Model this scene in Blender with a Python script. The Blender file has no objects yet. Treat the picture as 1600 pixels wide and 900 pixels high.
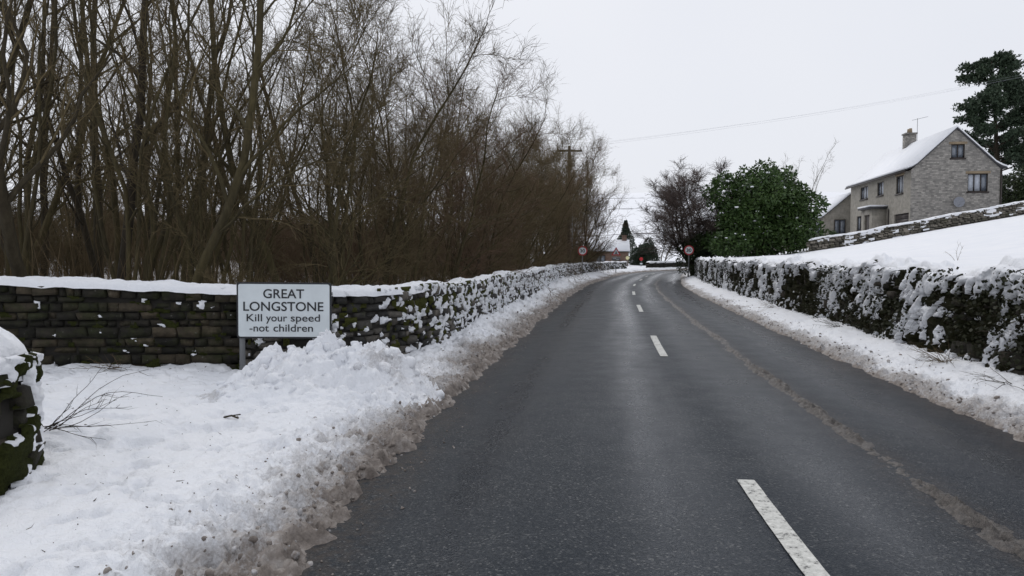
import bpy, bmesh, math, random
import numpy as np
from math import radians as R, pi

sc = bpy.context.scene
COL = sc.collection
random.seed(4)

# ------------------------------------------------------------------ camera
CAM_H = 1.64
cd = bpy.data.cameras.new('camera'); cam = bpy.data.objects.new('camera', cd); COL.objects.link(cam)
cam.location = (0, 0, CAM_H); cam.rotation_euler = (R(90 - 2.5), 0, 0)
cd.sensor_width = 36; cd.lens = 24.75; cd.clip_start = 0.05; cd.clip_end = 6000
sc.camera = cam

# ------------------------------------------------------------------ overcast sky
w = bpy.data.worlds.new('World'); sc.world = w; w.use_nodes = True
nt = w.node_tree; bg = nt.nodes['Background']
sky = nt.nodes.new('ShaderNodeTexSky'); sky.sky_type = 'NISHITA'; sky.sun_disc = False
SUN_EL, SUN_AZ = R(52), R(-20)
sky.sun_elevation = SUN_EL; sky.sun_rotation = SUN_AZ; sky.dust_density = 4
tc = nt.nodes.new('ShaderNodeTexCoord')
nz = nt.nodes.new('ShaderNodeTexNoise'); nz.inputs['Scale'].default_value = 1.6; nz.inputs['Detail'].default_value = 4
nt.links.new(tc.outputs['Generated'], nz.inputs['Vector'])
cl = nt.nodes.new('ShaderNodeMix'); cl.data_type = 'RGBA'
cl.inputs['A'].default_value = (7.0, 7.3, 8.1, 1); cl.inputs['B'].default_value = (8.3, 8.4, 8.75, 1)
nt.links.new(nz.outputs['Fac'], cl.inputs['Factor'])
mx = nt.nodes.new('ShaderNodeMix'); mx.data_type = 'RGBA'; mx.inputs['Factor'].default_value = 0.93
nt.links.new(sky.outputs['Color'], mx.inputs['A']); nt.links.new(cl.outputs['Result'], mx.inputs['B'])
nt.links.new(mx.outputs['Result'], bg.inputs['Color']); bg.inputs['Strength'].default_value = 0.108

sd = bpy.data.lights.new('sun', 'SUN'); so = bpy.data.objects.new('sun', sd); COL.objects.link(so)
sd.energy = 0.85; sd.angle = R(25); sd.color = (1.0, 0.97, 0.93)
so.rotation_euler = (R(90) - SUN_EL, 0, R(180) - SUN_AZ)
sc.view_settings.view_transform = 'Standard'; sc.view_settings.look = 'None'
sc.view_settings.exposure = 0.0; sc.view_settings.gamma = 1
sc.render.engine = 'CYCLES'
sc.cycles.use_denoising = True
sc.cycles.max_bounces = 6; sc.cycles.diffuse_bounces = 3; sc.cycles.glossy_bounces = 3

# ------------------------------------------------------------------ numeric helpers
def _hash(ix, iy, iz, seed):
    h = (ix * 374761393 + iy * 668265263 + iz * 1440662683 + seed * 974634777) & 0xffffffff
    h = ((h ^ (h >> 13)) * 1274126177) & 0xffffffff
    h = ((h ^ (h >> 16)) * 2246822519) & 0xffffffff
    return ((h ^ (h >> 15)) & 0xffffff) / float(0xffffff)
def vn(x, y, z=0.0, seed=0):
    x, y, z = np.broadcast_arrays(np.asarray(x, float), np.asarray(y, float), np.asarray(z, float))
    ix, iy, iz = np.floor(x).astype(np.int64), np.floor(y).astype(np.int64), np.floor(z).astype(np.int64)
    fx, fy, fz = x - ix, y - iy, z - iz
    fx, fy, fz = (f * f * f * (f * (f * 6 - 15) + 10) for f in (fx, fy, fz))
    r = 0
    for a in (0, 1):
        for b in (0, 1):
            for c in (0, 1):
                wgt = (fx if a else 1 - fx) * (fy if b else 1 - fy) * (fz if c else 1 - fz)
                r = r + wgt * _hash(ix + a, iy + b, iz + c, seed)
    return r
def fbm(x, y, z=0.0, seed=0, octs=4, gain=.5):
    r, a, t = 0, 1.0, 0
    for k in range(octs):
        f = 2.03 ** k
        r = r + a * vn(np.asarray(x) * f + 7.3 * k, np.asarray(y) * f + 3.1 * k, np.asarray(z) * f, seed + k); t += a; a *= gain
    return r / t
def sst(a, b, x):
    t = np.clip((np.asarray(x, float) - a) / (b - a), 0, 1); return t * t * (3 - 2 * t)

# ------------------------------------------------------------------ mesh helpers
def mk_mesh(name, V, quads=None, tris=None, smooth=False, attrs=None):
    me = bpy.data.meshes.new(name)
    V = np.asarray(V, np.float32).reshape(-1, 3)
    q = np.asarray(quads if quads is not None else [], np.int32).reshape(-1, 4)
    t = np.asarray(tris if tris is not None else [], np.int32).reshape(-1, 3)
    me.vertices.add(len(V)); me.vertices.foreach_set('co', V.ravel())
    me.loops.add(q.size + t.size); me.polygons.add(len(q) + len(t))
    me.loops.foreach_set('vertex_index', np.concatenate([q.ravel(), t.ravel()]))
    ls = np.concatenate([np.arange(len(q)) * 4, q.size + np.arange(len(t)) * 3]).astype(np.int32)
    me.polygons.foreach_set('loop_start', ls)
    me.update(calc_edges=True)
    if smooth: me.polygons.foreach_set('use_smooth', np.ones(len(me.polygons), bool))
    for k, arr in (attrs or {}).items():
        a = me.attributes.new(k, 'FLOAT', 'POINT'); a.data.foreach_set('value', np.asarray(arr, np.float32).ravel())
    return me
def add(name, me, mat, parent=None, loc=None):
    o = bpy.data.objects.new(name, me); COL.objects.link(o)
    if mat and not me.materials: me.materials.append(mat)
    if parent: o.parent = parent
    if loc is not None: o.location = loc
    return o
def tag(o, label=None, cat=None, group=None, kind=None):
    for k, v in (('label', label), ('category', cat), ('group', group), ('kind', kind)):
        if v: o[k] = v
    return o
def empty(name, loc=(0, 0, 0), rz=0.0):
    o = bpy.data.objects.new(name, None); COL.objects.link(o); o.location = loc; o.rotation_euler = (0, 0, rz); return o
def copy_tree(root, loc, rz, scale, label=None):
    r = root.copy(); COL.objects.link(r); r.location = loc; r.rotation_euler = (0, 0, rz); r.scale = scale
    if label: r['label'] = label
    for ch in CH[root.name]:
        c = ch.copy(); COL.objects.link(c); c.parent = r
    return r
CH = {}

class MB:
    def __init__(s): s.v = []; s.q = []; s.t = []; s.n = 0
    def put(s, V, q=None, t=None):
        V = np.asarray(V, float).reshape(-1, 3)
        if q is not None and len(q): s.q.append(np.asarray(q, np.int64).reshape(-1, 4) + s.n)
        if t is not None and len(t): s.t.append(np.asarray(t, np.int64).reshape(-1, 3) + s.n)
        s.v.append(V); s.n += len(V); return s
    def box(s, a, b):
        (x0, y0, z0), (x1, y1, z1) = a, b
        V = [(x, y, z) for z in (z0, z1) for x, y in ((x0, y0), (x1, y0), (x1, y1), (x0, y1))]
        return s.put(V, [(3, 2, 1, 0), (4, 5, 6, 7), (0, 1, 5, 4), (1, 2, 6, 5), (2, 3, 7, 6), (3, 0, 4, 7)])
    def tube(s, P, rad, sides=6, cap=True):
        P = np.asarray(P, float); n = len(P); rad = np.broadcast_to(np.asarray(rad, float), (n,))
        T = np.gradient(P, axis=0); T /= np.linalg.norm(T, axis=1)[:, None] + 1e-9
        ref = np.array([.13, .31, .94]) if abs(T[:, 2]).mean() < .8 else np.array([.96, .2, .1])
        A = np.cross(T, ref); A /= np.linalg.norm(A, axis=1)[:, None] + 1e-9
        B = np.cross(T, A)
        th = np.arange(sides) * 2 * pi / sides
        V = P[:, None, :] + rad[:, None, None] * (np.cos(th)[None, :, None] * A[:, None, :] + np.sin(th)[None, :, None] * B[:, None, :])
        i = np.arange(n - 1)[:, None] * sides; j = np.arange(sides)[None, :]; k = (j + 1) % sides
        q = np.stack([i + j, i + k, i + sides + k, i + sides + j], -1).reshape(-1, 4)
        t = []
        if cap:
            V = np.concatenate([V.reshape(-1, 3), P[:1], P[-1:]]); b = n * sides
            t = [(b, (x + 1) % sides, x) for x in range(sides)] + [(b + 1, (n - 1) * sides + x, (n - 1) * sides + (x + 1) % sides) for x in range(sides)]
        return s.put(V, q, t)
    def twigs(s, P0, D, L, rad, bend):
        """many thin three-sided twigs at once: base ring, middle ring, tip"""
        n = len(P0); D = D / (np.linalg.norm(D, axis=1)[:, None] + 1e-9)
        M = P0 + D * (L * .5)[:, None]; D2 = D + bend; D2 /= np.linalg.norm(D2, axis=1)[:, None] + 1e-9
        E = M + D2 * (L * .5)[:, None]
        A = np.cross(D, np.array([.3, .2, .93])); A /= np.linalg.norm(A, axis=1)[:, None] + 1e-9; B = np.cross(D, A)
        th = np.arange(3) * 2 * pi / 3
        ring = np.cos(th)[None, :, None] * A[:, None, :] + np.sin(th)[None, :, None] * B[:, None, :]
        V = np.concatenate([P0[:, None, :] + rad[:, None, None] * ring, M[:, None, :] + .7 * rad[:, None, None] * ring, E[:, None, :]], 1)
        o = np.arange(n)[:, None] * 7
        q = np.concatenate([o + np.array([[a, (a + 1) % 3, 3 + (a + 1) % 3, 3 + a]]) for a in range(3)])
        t = np.concatenate([o + np.array([[3 + a, 3 + (a + 1) % 3, 6]]) for a in range(3)])
        s.put(V, q, t); return M, E, D, D2
    def mesh(s, name, smooth=False):
        return mk_mesh(name, np.concatenate(s.v), np.concatenate(s.q) if s.q else None, np.concatenate(s.t) if s.t else None, smooth)
    def build(s, name, mat, parent=None, smooth=False):
        return add(name, s.mesh(name, smooth), mat, parent)

def grid_faces(nu, nv, keep=None):
    i = np.arange(nu - 1)[:, None] * nv; j = np.arange(nv - 1)[None, :]
    q = np.stack([i + j, i + nv + j, i + nv + j + 1, i + j + 1], -1)
    return (q.reshape(-1, 4) if keep is None else q[keep])
def compact(V, q):
    u, inv = np.unique(q, return_inverse=True); return V[u], inv.reshape(q.shape), u

# ------------------------------------------------------------------ materials
def nodes(name):
    m = bpy.data.materials.new(name); m.use_nodes = True
    return m, m.node_tree, m.node_tree.nodes['Principled BSDF']
class NT:
    def __init__(s, t): s.t = t
    def n(s, typ, **kw):
        x = s.t.nodes.new('ShaderNode' + typ)
        for k, v in kw.items():
            if k in x.inputs: x.inputs[k].default_value = v
            else: setattr(x, k, v)
        return x
    def l(s, a, b): s.t.links.new(a, b)
    def coord(s): return s.n('TexCoord').outputs['Object']
    def pos(s): return s.n('NewGeometry').outputs['Position']
    def noise(s, vec, scale, detail=4, rough=.55):
        x = s.n('TexNoise', Scale=scale, Detail=detail, Roughness=rough); s.l(vec, x.inputs['Vector']); return x.outputs['Fac']
    def ramp(s, fac, *stops):
        x = s.n('ValToRGB'); e = x.color_ramp.elements
        while len(e) < len(stops): e.new(.5)
        for el, (p, c) in zip(e, stops): el.position = p; el.color = (*c, 1) if len(c) == 3 else c
        s.l(fac, x.inputs['Fac']); return x.outputs['Color']
    def mix(s, fac, a, b, blend='MIX'):
        x = s.n('Mix', data_type='RGBA', blend_type=blend)
        for sock, v in (('Factor', fac), ('A', a), ('B', b)):
            if hasattr(v, 'is_linked'): s.l(v, x.inputs[sock])
            else: x.inputs[sock].default_value = v if not isinstance(v, tuple) or len(v) == 4 else (*v, 1)
        return x.outputs['Result']
    def math(s, op, a, b=0.0, c=0.0):
        x = s.n('Math', operation=op)
        for i, v in enumerate((a, b, c)):
            if hasattr(v, 'is_linked'): s.l(v, x.inputs[i])
            else: x.inputs[i].default_value = v
        return x.outputs[0]
    def bump(s, h, strength, dist, prev=None):
        x = s.n('Bump', Strength=strength, Distance=dist); s.l(h, x.inputs['Height'])
        if prev is not None: s.l(prev, x.inputs['Normal'])
        return x.outputs['Normal']
    def rnd(s):
        a = s.n('ObjectInfo').outputs['Random']; b = s.n('NewGeometry').outputs['Random Per Island']
        return s.math('FRACT', s.math('ADD', a, b))
    def attr(s, name): return s.n('Attribute', attribute_name=name).outputs['Fac']
def simple(name, col, rough=.6, metal=0.0, var=.15, scale=8, spec=None, bump=0):
    m, t, p = nodes(name); N = NT(t)
    f = N.noise(N.coord(), scale, 5)
    c = N.ramp(f, (.25, tuple(max(0, x * (1 - var)) for x in col)), (.75, tuple(x * (1 + var) for x in col)))
    N.l(c, p.inputs['Base Color']); p.inputs['Roughness'].default_value = rough; p.inputs['Metallic'].default_value = metal
    if spec is not None: p.inputs['Specular IOR Level'].default_value = spec
    if bump: N.l(N.bump(N.noise(N.coord(), scale * 4, 5), .6, bump), p.inputs['Normal'])
    return m

def mat_snow():
    m, t, p = nodes('snow'); N = NT(t); P = N.pos()
    d = N.attr('dirt')
    fine = N.noise(P, 42, 7, .72); mid = N.noise(P, 9, 5, .6); big = N.noise(P, 1.3, 3)
    nn = N.math('ADD', N.math('MULTIPLY', fine, .62), N.math('MULTIPLY', mid, .38))
    thr = N.math('SUBTRACT', 1.0, d)                          # more dirt -> lower threshold
    k = N.math('SUBTRACT', N.math('ADD', nn, N.math('MULTIPLY', d, .95)), .80)
    k = N.math('MULTIPLY', k, 2.3); x = N.n('Clamp'); N.l(k, x.inputs['Value']); k = x.outputs[0]
    clean = N.ramp(big, (.3, (.80, .82, .86)), (.7, (.86, .87, .895)))
    dirt = N.ramp(mid, (.25, (.085, .069, .058)), (.5, (.22, .19, .168)), (.78, (.44, .41, .385)))
    N.l(N.mix(k, clean, dirt), p.inputs['Base Color'])
    p.inputs['Roughness'].default_value = .62; p.inputs['Specular IOR Level'].default_value = .3
    b = N.bump(N.noise(P, 90, 4), .5, .008); b = N.bump(N.noise(P, 20, 6, .65), .8, .03, b)
    N.l(b, p.inputs['Normal']); return m
SNOW = mat_snow()

def mat_asphalt():
    m, t, p = nodes('asphalt'); N = NT(t); P = N.pos(); wet = N.attr('wet'); edge = N.attr('edge')
    v = N.n('TexVoronoi', Scale=85.0); N.l(P, v.inputs['Vector'])
    sep = N.n('SeparateColor'); N.l(v.outputs['Color'], sep.inputs['Color'])
    agg = N.ramp(sep.outputs[0], (0, (.004, .006, .009)), (.55, (.011, .014, .020)), (.94, (.048, .050, .053)), (1, (.14, .14, .137)))
    blot = N.noise(P, .9, 5, .6)
    base = N.mix(N.ramp(blot, (.35, (0, 0, 0)), (.7, (1, 1, 1))), agg, (.012, .016, .023), 'MIX')
    base = N.mix(.5, agg, base)
    ec = N.math('MULTIPLY', edge, N.ramp(N.noise(P, 14, 5, .65), (.35, (0, 0, 0)), (.62, (1, 1, 1))))
    base = N.mix(ec, base, (.055, .042, .033))
    N.l(base, p.inputs['Base Color'])
    patch = N.noise(P, 2.2, 4, .6)
    r = N.math('SUBTRACT', N.math('ADD', .34, N.math('MULTIPLY', patch, .30)), N.math('MULTIPLY', wet, .32))
    N.l(r, p.inputs['Roughness']); p.inputs['Specular IOR Level'].default_value = .20
    p.inputs['Specular Tint'].default_value = (.70, .86, 1, 1)
    hb = N.math('ADD', v.outputs['Distance'], N.math('MULTIPLY', N.noise(P, 160, 3), .6))
    bs = N.n('Bump', Distance=.005); N.l(hb, bs.inputs['Height'])
    N.l(N.math('SUBTRACT', .75, N.math('MULTIPLY', wet, .5)), bs.inputs['Strength'])
    N.l(bs.outputs['Normal'], p.inputs['Normal']); return m
ASPHALT = mat_asphalt()

SLUSH = simple('slush_brown', (.066, .057, .050), .45, var=.8, scale=30, bump=.02)
def mat_paint():
    m, t, p = nodes('road_paint'); N = NT(t); P = N.pos()
    f = N.noise(P, 26, 6, .7)
    N.l(N.ramp(f, (.37, (.06, .06, .06)), (.44, (.44, .44, .41)), (.7, (.70, .70, .66))), p.inputs['Base Color'])
    p.inputs['Roughness'].default_value = .55
    N.l(N.bump(N.noise(P, 130, 3), .5, .004), p.inputs['Normal']); return m
PAINT = mat_paint()

def mat_stone(name, dark, mid, light, moss=(.05, .06, .015), mossy=.5):
    m, t, p = nodes(name); N = NT(t); P = N.pos(); r = N.rnd()
    c = N.ramp(r, (0, dark), (.5, mid), (.86, light), (1, tuple(x * 1.35 for x in light)))
    f = N.noise(P, 11, 6, .65)
    c = N.mix(.75, c, N.ramp(f, (.3, (.25, .25, .25)), (.7, (1.25, 1.22, 1.18))), 'MULTIPLY')
    mm = N.ramp(N.noise(P, 2.6, 6, .7), (.62 - mossy * .18, (0, 0, 0)), (.78 - mossy * .18, (1, 1, 1)))
    c = N.mix(N.math('MULTIPLY', mm, .85), c, N.ramp(f, (.3, tuple(x * .5 for x in moss)), (.7, moss)))
    lich = N.ramp(N.noise(P, 19, 4, .6), (.66, (0, 0, 0)), (.72, (1, 1, 1)))
    c = N.mix(N.math('MULTIPLY', lich, .45), c, (.20, .20, .17))
    N.l(c, p.inputs['Base Color']); p.inputs['Roughness'].default_value = .85; p.inputs['Specular IOR Level'].default_value = .25
    b = N.bump(N.noise(P, 60, 5, .65), .7, .012); b = N.bump(N.noise(P, 14, 4), .6, .03, b)
    N.l(b, p.inputs['Normal']); return m
STONE_A = mat_stone('stone_dark_mortared', (.013, .012, .010), (.029, .026, .020), (.062, .050, .034), moss=(.030, .034, .012), mossy=.75)
STONE_B = mat_stone('stone_dry_grey', (.034, .034, .033), (.072, .069, .064), (.13, .12, .105), mossy=.05)
STONE_D = mat_stone('stone_dark_mossy', (.016, .015, .012), (.032, .029, .022), (.06, .052, .042), moss=(.030, .036, .010), mossy=.7)
STONE_E = mat_stone('stone_field_wall', (.09, .085, .07), (.15, .14, .115), (.23, .21, .18), mossy=.3)
CORE = simple('wall_core', (.016, .014, .011), .95)
def mat_moss(name, c0, c1):
    m, t, p = nodes(name); N = NT(t); P = N.pos(); f = N.noise(P, 45, 6, .7); g = N.noise(P, 5, 4)
    c = N.mix(g, N.ramp(f, (.3, tuple(x * .35 for x in c0)), (.7, c0)), N.ramp(f, (.3, tuple(x * .35 for x in c1)), (.7, c1)))
    N.l(c, p.inputs['Base Color']); p.inputs['Roughness'].default_value = .95; p.inputs['Specular IOR Level'].default_value = .1
    N.l(N.bump(N.noise(P, 110, 4, .7), 1, .02), p.inputs['Normal']); return m
MOSS = mat_moss('moss', (.028, .033, .010), (.060, .068, .016))
MOSS_BRIGHT = mat_moss('moss_bright', (.060, .066, .018), (.115, .120, .034))
MOSS_DARK = mat_moss('moss_dark', (.018, .020, .009), (.035, .034, .014))

def mat_bark(name, a, b, c):
    m, t, p = nodes(name); N = NT(t); O = N.coord(); r = N.n('ObjectInfo').outputs['Random']
    mp = N.n('Mapping'); mp.inputs['Scale'].default_value = (1, 1, .25); N.l(O, mp.inputs['Vector'])
    f = N.noise(mp.outputs['Vector'], 16, 5, .65); g = N.noise(O, 1.1, 3)
    col = N.mix(N.ramp(g, (.35, (0, 0, 0)), (.65, (1, 1, 1))), (*a, 1), (*b, 1))
    col = N.mix(N.math('MULTIPLY', r, .55), col, (*c, 1))
    col = N.mix(.7, col, N.ramp(f, (.3, (.4, .4, .4)), (.7, (1.2, 1.2, 1.15))), 'MULTIPLY')
    N.l(col, p.inputs['Base Color']); p.inputs['Roughness'].default_value = .9; p.inputs['Specular IOR Level'].default_value = .15
    N.l(N.bump(f, .8, .02), p.inputs['Normal']); return m
BARK = mat_bark('bark_olive', (.080, .066, .034), (.042, .035, .024), (.118, .098, .048))
BARK_DARK = mat_bark('bark_dark', (.046, .038, .028), (.034, .027, .021), (.070, .058, .034))
TWIG = mat_bark('twig_brown', (.150, .112, .062), (.112, .084, .050), (.165, .138, .070))
TWIG_RED = mat_bark('twig_reddish', (.170, .112, .074), (.130, .084, .060), (.155, .122, .07))
TWIG_PURPLE = mat_bark('twig_purplish', (.125, .096, .086), (.095, .072, .066), (.135, .108, .090))
STALK = mat_bark('dead_stalk', (.15, .105, .06), (.09, .062, .04), (.17, .13, .075))

def mat_leaf(name, a, b, rough=.45):
    m, t, p = nodes(name); N = NT(t); r = N.n('NewGeometry').outputs['Random Per Island']
    g = N.noise(N.coord(), .9, 3)
    c = N.mix(N.math('MULTIPLY', N.math('ADD', r, g), .55), (*a, 1), (*b, 1))
    N.l(c, p.inputs['Base Color']); p.inputs['Roughness'].default_value = rough; p.inputs['Specular IOR Level'].default_value = .3
    return m
LAUREL = mat_leaf('leaf_laurel', (.016, .040, .013), (.074, .124, .032))
PINE = mat_leaf('needles_pine', (.020, .036, .023), (.055, .080, .045), .6)
SPRUCE = mat_leaf('needles_spruce', (.020, .035, .022), (.045, .062, .038), .6)
HEDGE = mat_leaf('leaf_dark_hedge', (.018, .030, .012), (.045, .060, .022), .55)

# ------------------------------------------------------------------ road centre line
ctrl = np.array([(.35, -14), (.85, -8), (1.15, -3), (1.48, 3), (1.78, 6), (2.5, 11.7), (3.05, 15.5), (3.85, 21), (5.3, 30.6), (7.15, 41),
                 (9.2, 50), (11.7, 60.5), (14.7, 71), (19.5, 81.5), (27, 90.5), (38, 98), (55, 105), (85, 112), (130, 119)], float)
def catmull(P, n=24):
    out = []
    for i in range(1, len(P) - 2):
        a, b, c, d = P[i - 1], P[i], P[i + 1], P[i + 2]
        t = np.linspace(0, 1, n, endpoint=False)[:, None]
        out.append(.5 * (2 * b + (c - a) * t + (2 * a - 5 * b + 4 * c - d) * t ** 2 + (3 * b - 3 * c + d - a) * t ** 3))
    return np.concatenate(out + [P[-2:-1]])
def resample(P, step):
    s = np.r_[0, np.cumsum(np.linalg.norm(np.diff(P, axis=0), axis=1))]
    u = np.arange(0, s[-1], step)
    return np.stack([np.interp(u, s, P[:, k]) for k in range(P.shape[1])], 1)
CL = resample(catmull(ctrl), .25)
for _ in range(30): CL[1:-1] = .25 * CL[:-2] + .5 * CL[1:-1] + .25 * CL[2:]
CS = np.r_[0, np.cumsum(np.linalg.norm(np.diff(CL, axis=0), axis=1))]
CS -= np.interp(0, CL[:, 1], CS)                     # s = 0 beside the camera
CT = np.gradient(CL, axis=0); CT /= np.linalg.norm(CT, axis=1)[:, None]
def at_road(s, off):
    """world x, y at distance s along the road, off metres right of its centre line"""
    s = np.asarray(s, float); off = np.asarray(off, float)
    x = np.interp(s, CS, CL[:, 0]); y = np.interp(s, CS, CL[:, 1])
    tx = np.interp(s, CS, CT[:, 0]); ty = np.interp(s, CS, CT[:, 1])
    return x + ty * off, y - tx * off
def road_of(x, y):
    """(s, off) of world points by nearest centre-line sample"""
    x = np.asarray(x, float).ravel(); y = np.asarray(y, float).ravel()
    S = np.empty(len(x)); O = np.empty(len(x)); C = CL[::4]; T = CT[::4]; SS = CS[::4]
    for a in range(0, len(x), 20000):
        dx = x[a:a + 20000, None] - C[None, :, 0]; dy = y[a:a + 20000, None] - C[None, :, 1]
        i = np.argmin(dx * dx + dy * dy, 1); r = np.arange(len(i))
        ddx, ddy = dx[r, i], dy[r, i]
        S[a:a + 20000] = SS[i] + ddx * T[i, 0] + ddy * T[i, 1]; O[a:a + 20000] = ddx * T[i, 1] - ddy * T[i, 0]
    return S, O
def s_of_y(y): return float(np.interp(y, CL[:, 1], CS))
HALF_L, HALF_R, WALL_OFF = 2.58, 2.68, 3.9
def spacing(s0, s1, near, k):
    u = [s0]
    while u[-1] < s1:
        d = abs(u[-1] - 3) if u[-1] > 3 else 3 - u[-1]
        u.append(u[-1] + max(near, k * d))
    return np.array(u)

# ------------------------------------------------------------------ terrain
def field_z(x, y, off=None):
    if off is None: off = road_of(x, y)[1].reshape(np.shape(x))
    d = np.maximum(off - WALL_OFF, 0)
    z = 1.50 + .05 * np.minimum(d, 40) + .135 * np.clip(d - 6, 0, 20)
    return z + .10 * (fbm(np.asarray(x) * .22, np.asarray(y) * .22, seed=5) - .5) * np.clip(d, 0, 1)
def ground_mesh():
    def axis(lo, hi, near, k):
        a = [0.0]
        while a[-1] < hi: a.append(a[-1] + max(near, k * a[-1]))
        b = [0.0]
        while b[-1] > lo: b.append(b[-1] - max(near, k * -b[-1]))
        return np.array(b[:0:-1] + a)
    X = axis(-1800, 1800, 1.2, .045); Y = axis(-220, 2600, 1.2, .04)
    gx, gy = np.meshgrid(X, Y, indexing='ij')
    S, O = road_of(gx, gy); O = O.reshape(gx.shape)
    z = np.full(gx.shape, -.12)
    wd = sst(-7, -11, O) * sst(9.5, 12, gy)
    z += wd * (.35 + .055 * np.clip(-O - 8, 0, 34) + .25 * (fbm(gx * .3, gy * .3, seed=8) - .5))
    z += np.where(O > 0, (field_z(gx, gy, O) - .2) * sst(7, 16, O), 0)
    r = np.hypot(gx, gy)
    hill = 84 * sst(230, 1150, gy + .25 * np.abs(gx + 40)) * (.72 + .45 * fbm(gx * .0022, gy * .0022, seed=3))
    z += hill * np.exp(-(np.maximum(gx - 260, 0) / 420) ** 2) + sst(150, 900, r) * 6
    dirt = wd * .62 * sst(120, 70, r)
    return mk_mesh('ground', np.stack([gx, gy, z], -1), grid_faces(*gx.shape), smooth=True, attrs={'dirt': dirt})
tag(add('ground', ground_mesh(), SNOW), 'snow covered ground and distant white hillside', kind='structure')

# road
def road_mesh():
    us = spacing(-9, 150, .22, .012); vs = np.linspace(-3.1, 3.1, 53)
    S, O = np.meshgrid(us, vs, indexing='ij'); x, y = at_road(S, O)
    z = .05 * (1 - (O / 2.75) ** 2) + .006 * (fbm(S * .8, O * 1.6, seed=2) - .5)
    g = lambda c, w_: np.exp(-((O - c) / w_) ** 2)
    wet = .75 * g(-.55, .38) + .6 * g(-1.9, .35) + .75 * g(.65, .35) + .75 * g(2.1, .5)
    wet = wet * (.35 + 1.3 * fbm(S * .22, O * 3.0, seed=12)) - .2 * g(0, .15)
    edge = .75 * sst(2.2, 2.75, np.abs(O) + .5 * (fbm(S * 1.3, O * 2, seed=15) - .5)) + .55 * g(1.22, .2)
    return mk_mesh('road', np.stack([x, y, z], -1), grid_faces(*S.shape), smooth=True, attrs={'wet': np.clip(wet, 0, 1), 'edge': np.clip(edge, 0, 1)})
def road_z(o): return .05 * (1 - (np.asarray(o) / 2.75) ** 2)
road = tag(add('road', road_mesh(), ASPHALT), 'damp dark asphalt country road curving away between snowy verges', kind='structure')
s_first = s_of_y(1.9)
def dash(k):
    rr = np.random.default_rng(k)
    s0 = s_of_y(11.2) + (k - 1) * 9.3; s1 = s0 + 3.0
    us = np.linspace(s0, s1, 26); rows = []
    for u in us:
        j = rr.normal(0, .0015, 2)
        for o in (-.062 + j[0], 0, .062 + j[1]):
            x, y = at_road(u, o); rows.append((x, y, float(road_z(o)) + .009))
    me = mk_mesh('lane_marking', rows, grid_faces(26, 3))
    return add('lane_marking', me, PAINT, road)
for k in range(0, 9): dash(k)

# slush ridge left between the wheel tracks of the far lane
def slush():
    us = spacing(-2, 62, .022, .005); vs = np.linspace(.82, 1.62, 44)
    S, O = np.meshgrid(us, vs, indexing='ij')
    c = 1.22 + .10 * (fbm(S * .35, 0 * S, seed=21) - .5) * 2
    env = np.exp(-((O - c) / (.035 + .10 * fbm(S * 1.7, 0 * S, seed=25))) ** 2)
    brk = sst(.30, .62, fbm(S * .9, O * 2, seed=22))
    lump = fbm(S * 11, O * 14, seed=23, octs=4, gain=.7)
    h = env * (.42 + .58 * brk) * (lump * 2.0 - .50) * .08 - .010
    h = h * sst(66, 18, S)
    x, y = at_road(S, O); z = road_z(O) + h - .004
    keep = (h > -.006); kq = keep[:-1, :-1] | keep[1:, :-1] | keep[:-1, 1:] | keep[1:, 1:]
    q = grid_faces(*S.shape, keep=kq); V, q, u = compact(np.stack([x, y, z], -1).reshape(-1, 3), q)
    d = (.66 + .2 * fbm(S * 3, O * 4, seed=24)).ravel()[u]
    return mk_mesh('slush_ridge', V, q, smooth=True, attrs={'dirt': d})
tag(add('slush_ridge', slush(), SLUSH), 'thin broken ridge of brown slush lying along the asphalt lane', 'slush', kind='stuff')

# verges
def left_h(S, O):
    """height and dirt of the verge on the sign side; O = offset from centre (negative)"""
    e = -O - HALF_L
    e = e + .16 * (fbm(S * 1.1, O * 0, seed=31) - .5) * 2 + .10 * (fbm(S * 6, O * 4, seed=32) - .5) * 2
    far = sst(9, 15, S)
    z = -.05 + .15 * sst(-.05, .30, e) + .08 * sst(.3, 1.0, e) + far * .20 * sst(.5, 1.4, e) + .02 * np.clip(e - 1.2, 0, 5)
    sl = sst(-.05, .2, e) * (1 - sst(.55, 1.35, e))
    lump = fbm(S * 9.5, O * 9.5, seed=33, octs=5, gain=.72) - .5
    soft = fbm(S * 1.6, O * 1.6, seed=34, octs=3) - .5
    dim = fbm(S * 4.2, O * 4.2, seed=35, octs=4, gain=.6)
    z += sst(-.05, .15, e) * (sl * .22 * lump + .11 * soft - .075 * sst(.50, .75, dim) * (1 - .5 * sl) + .07 * lump)
    dirt = .58 * (1 - sst(.10, 1.05, e + .8 * (fbm(S * .9, O * 1.2, seed=36) - .5))) + .38 * (1 - sst(.0, .30, e)) + .17 * (1 - sst(.8, 2.8, e)) + .05
    dirt += .16 * sst(.55, .75, dim) * (1 - sst(1.5, 4.5, e))
    return z, dirt
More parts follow.
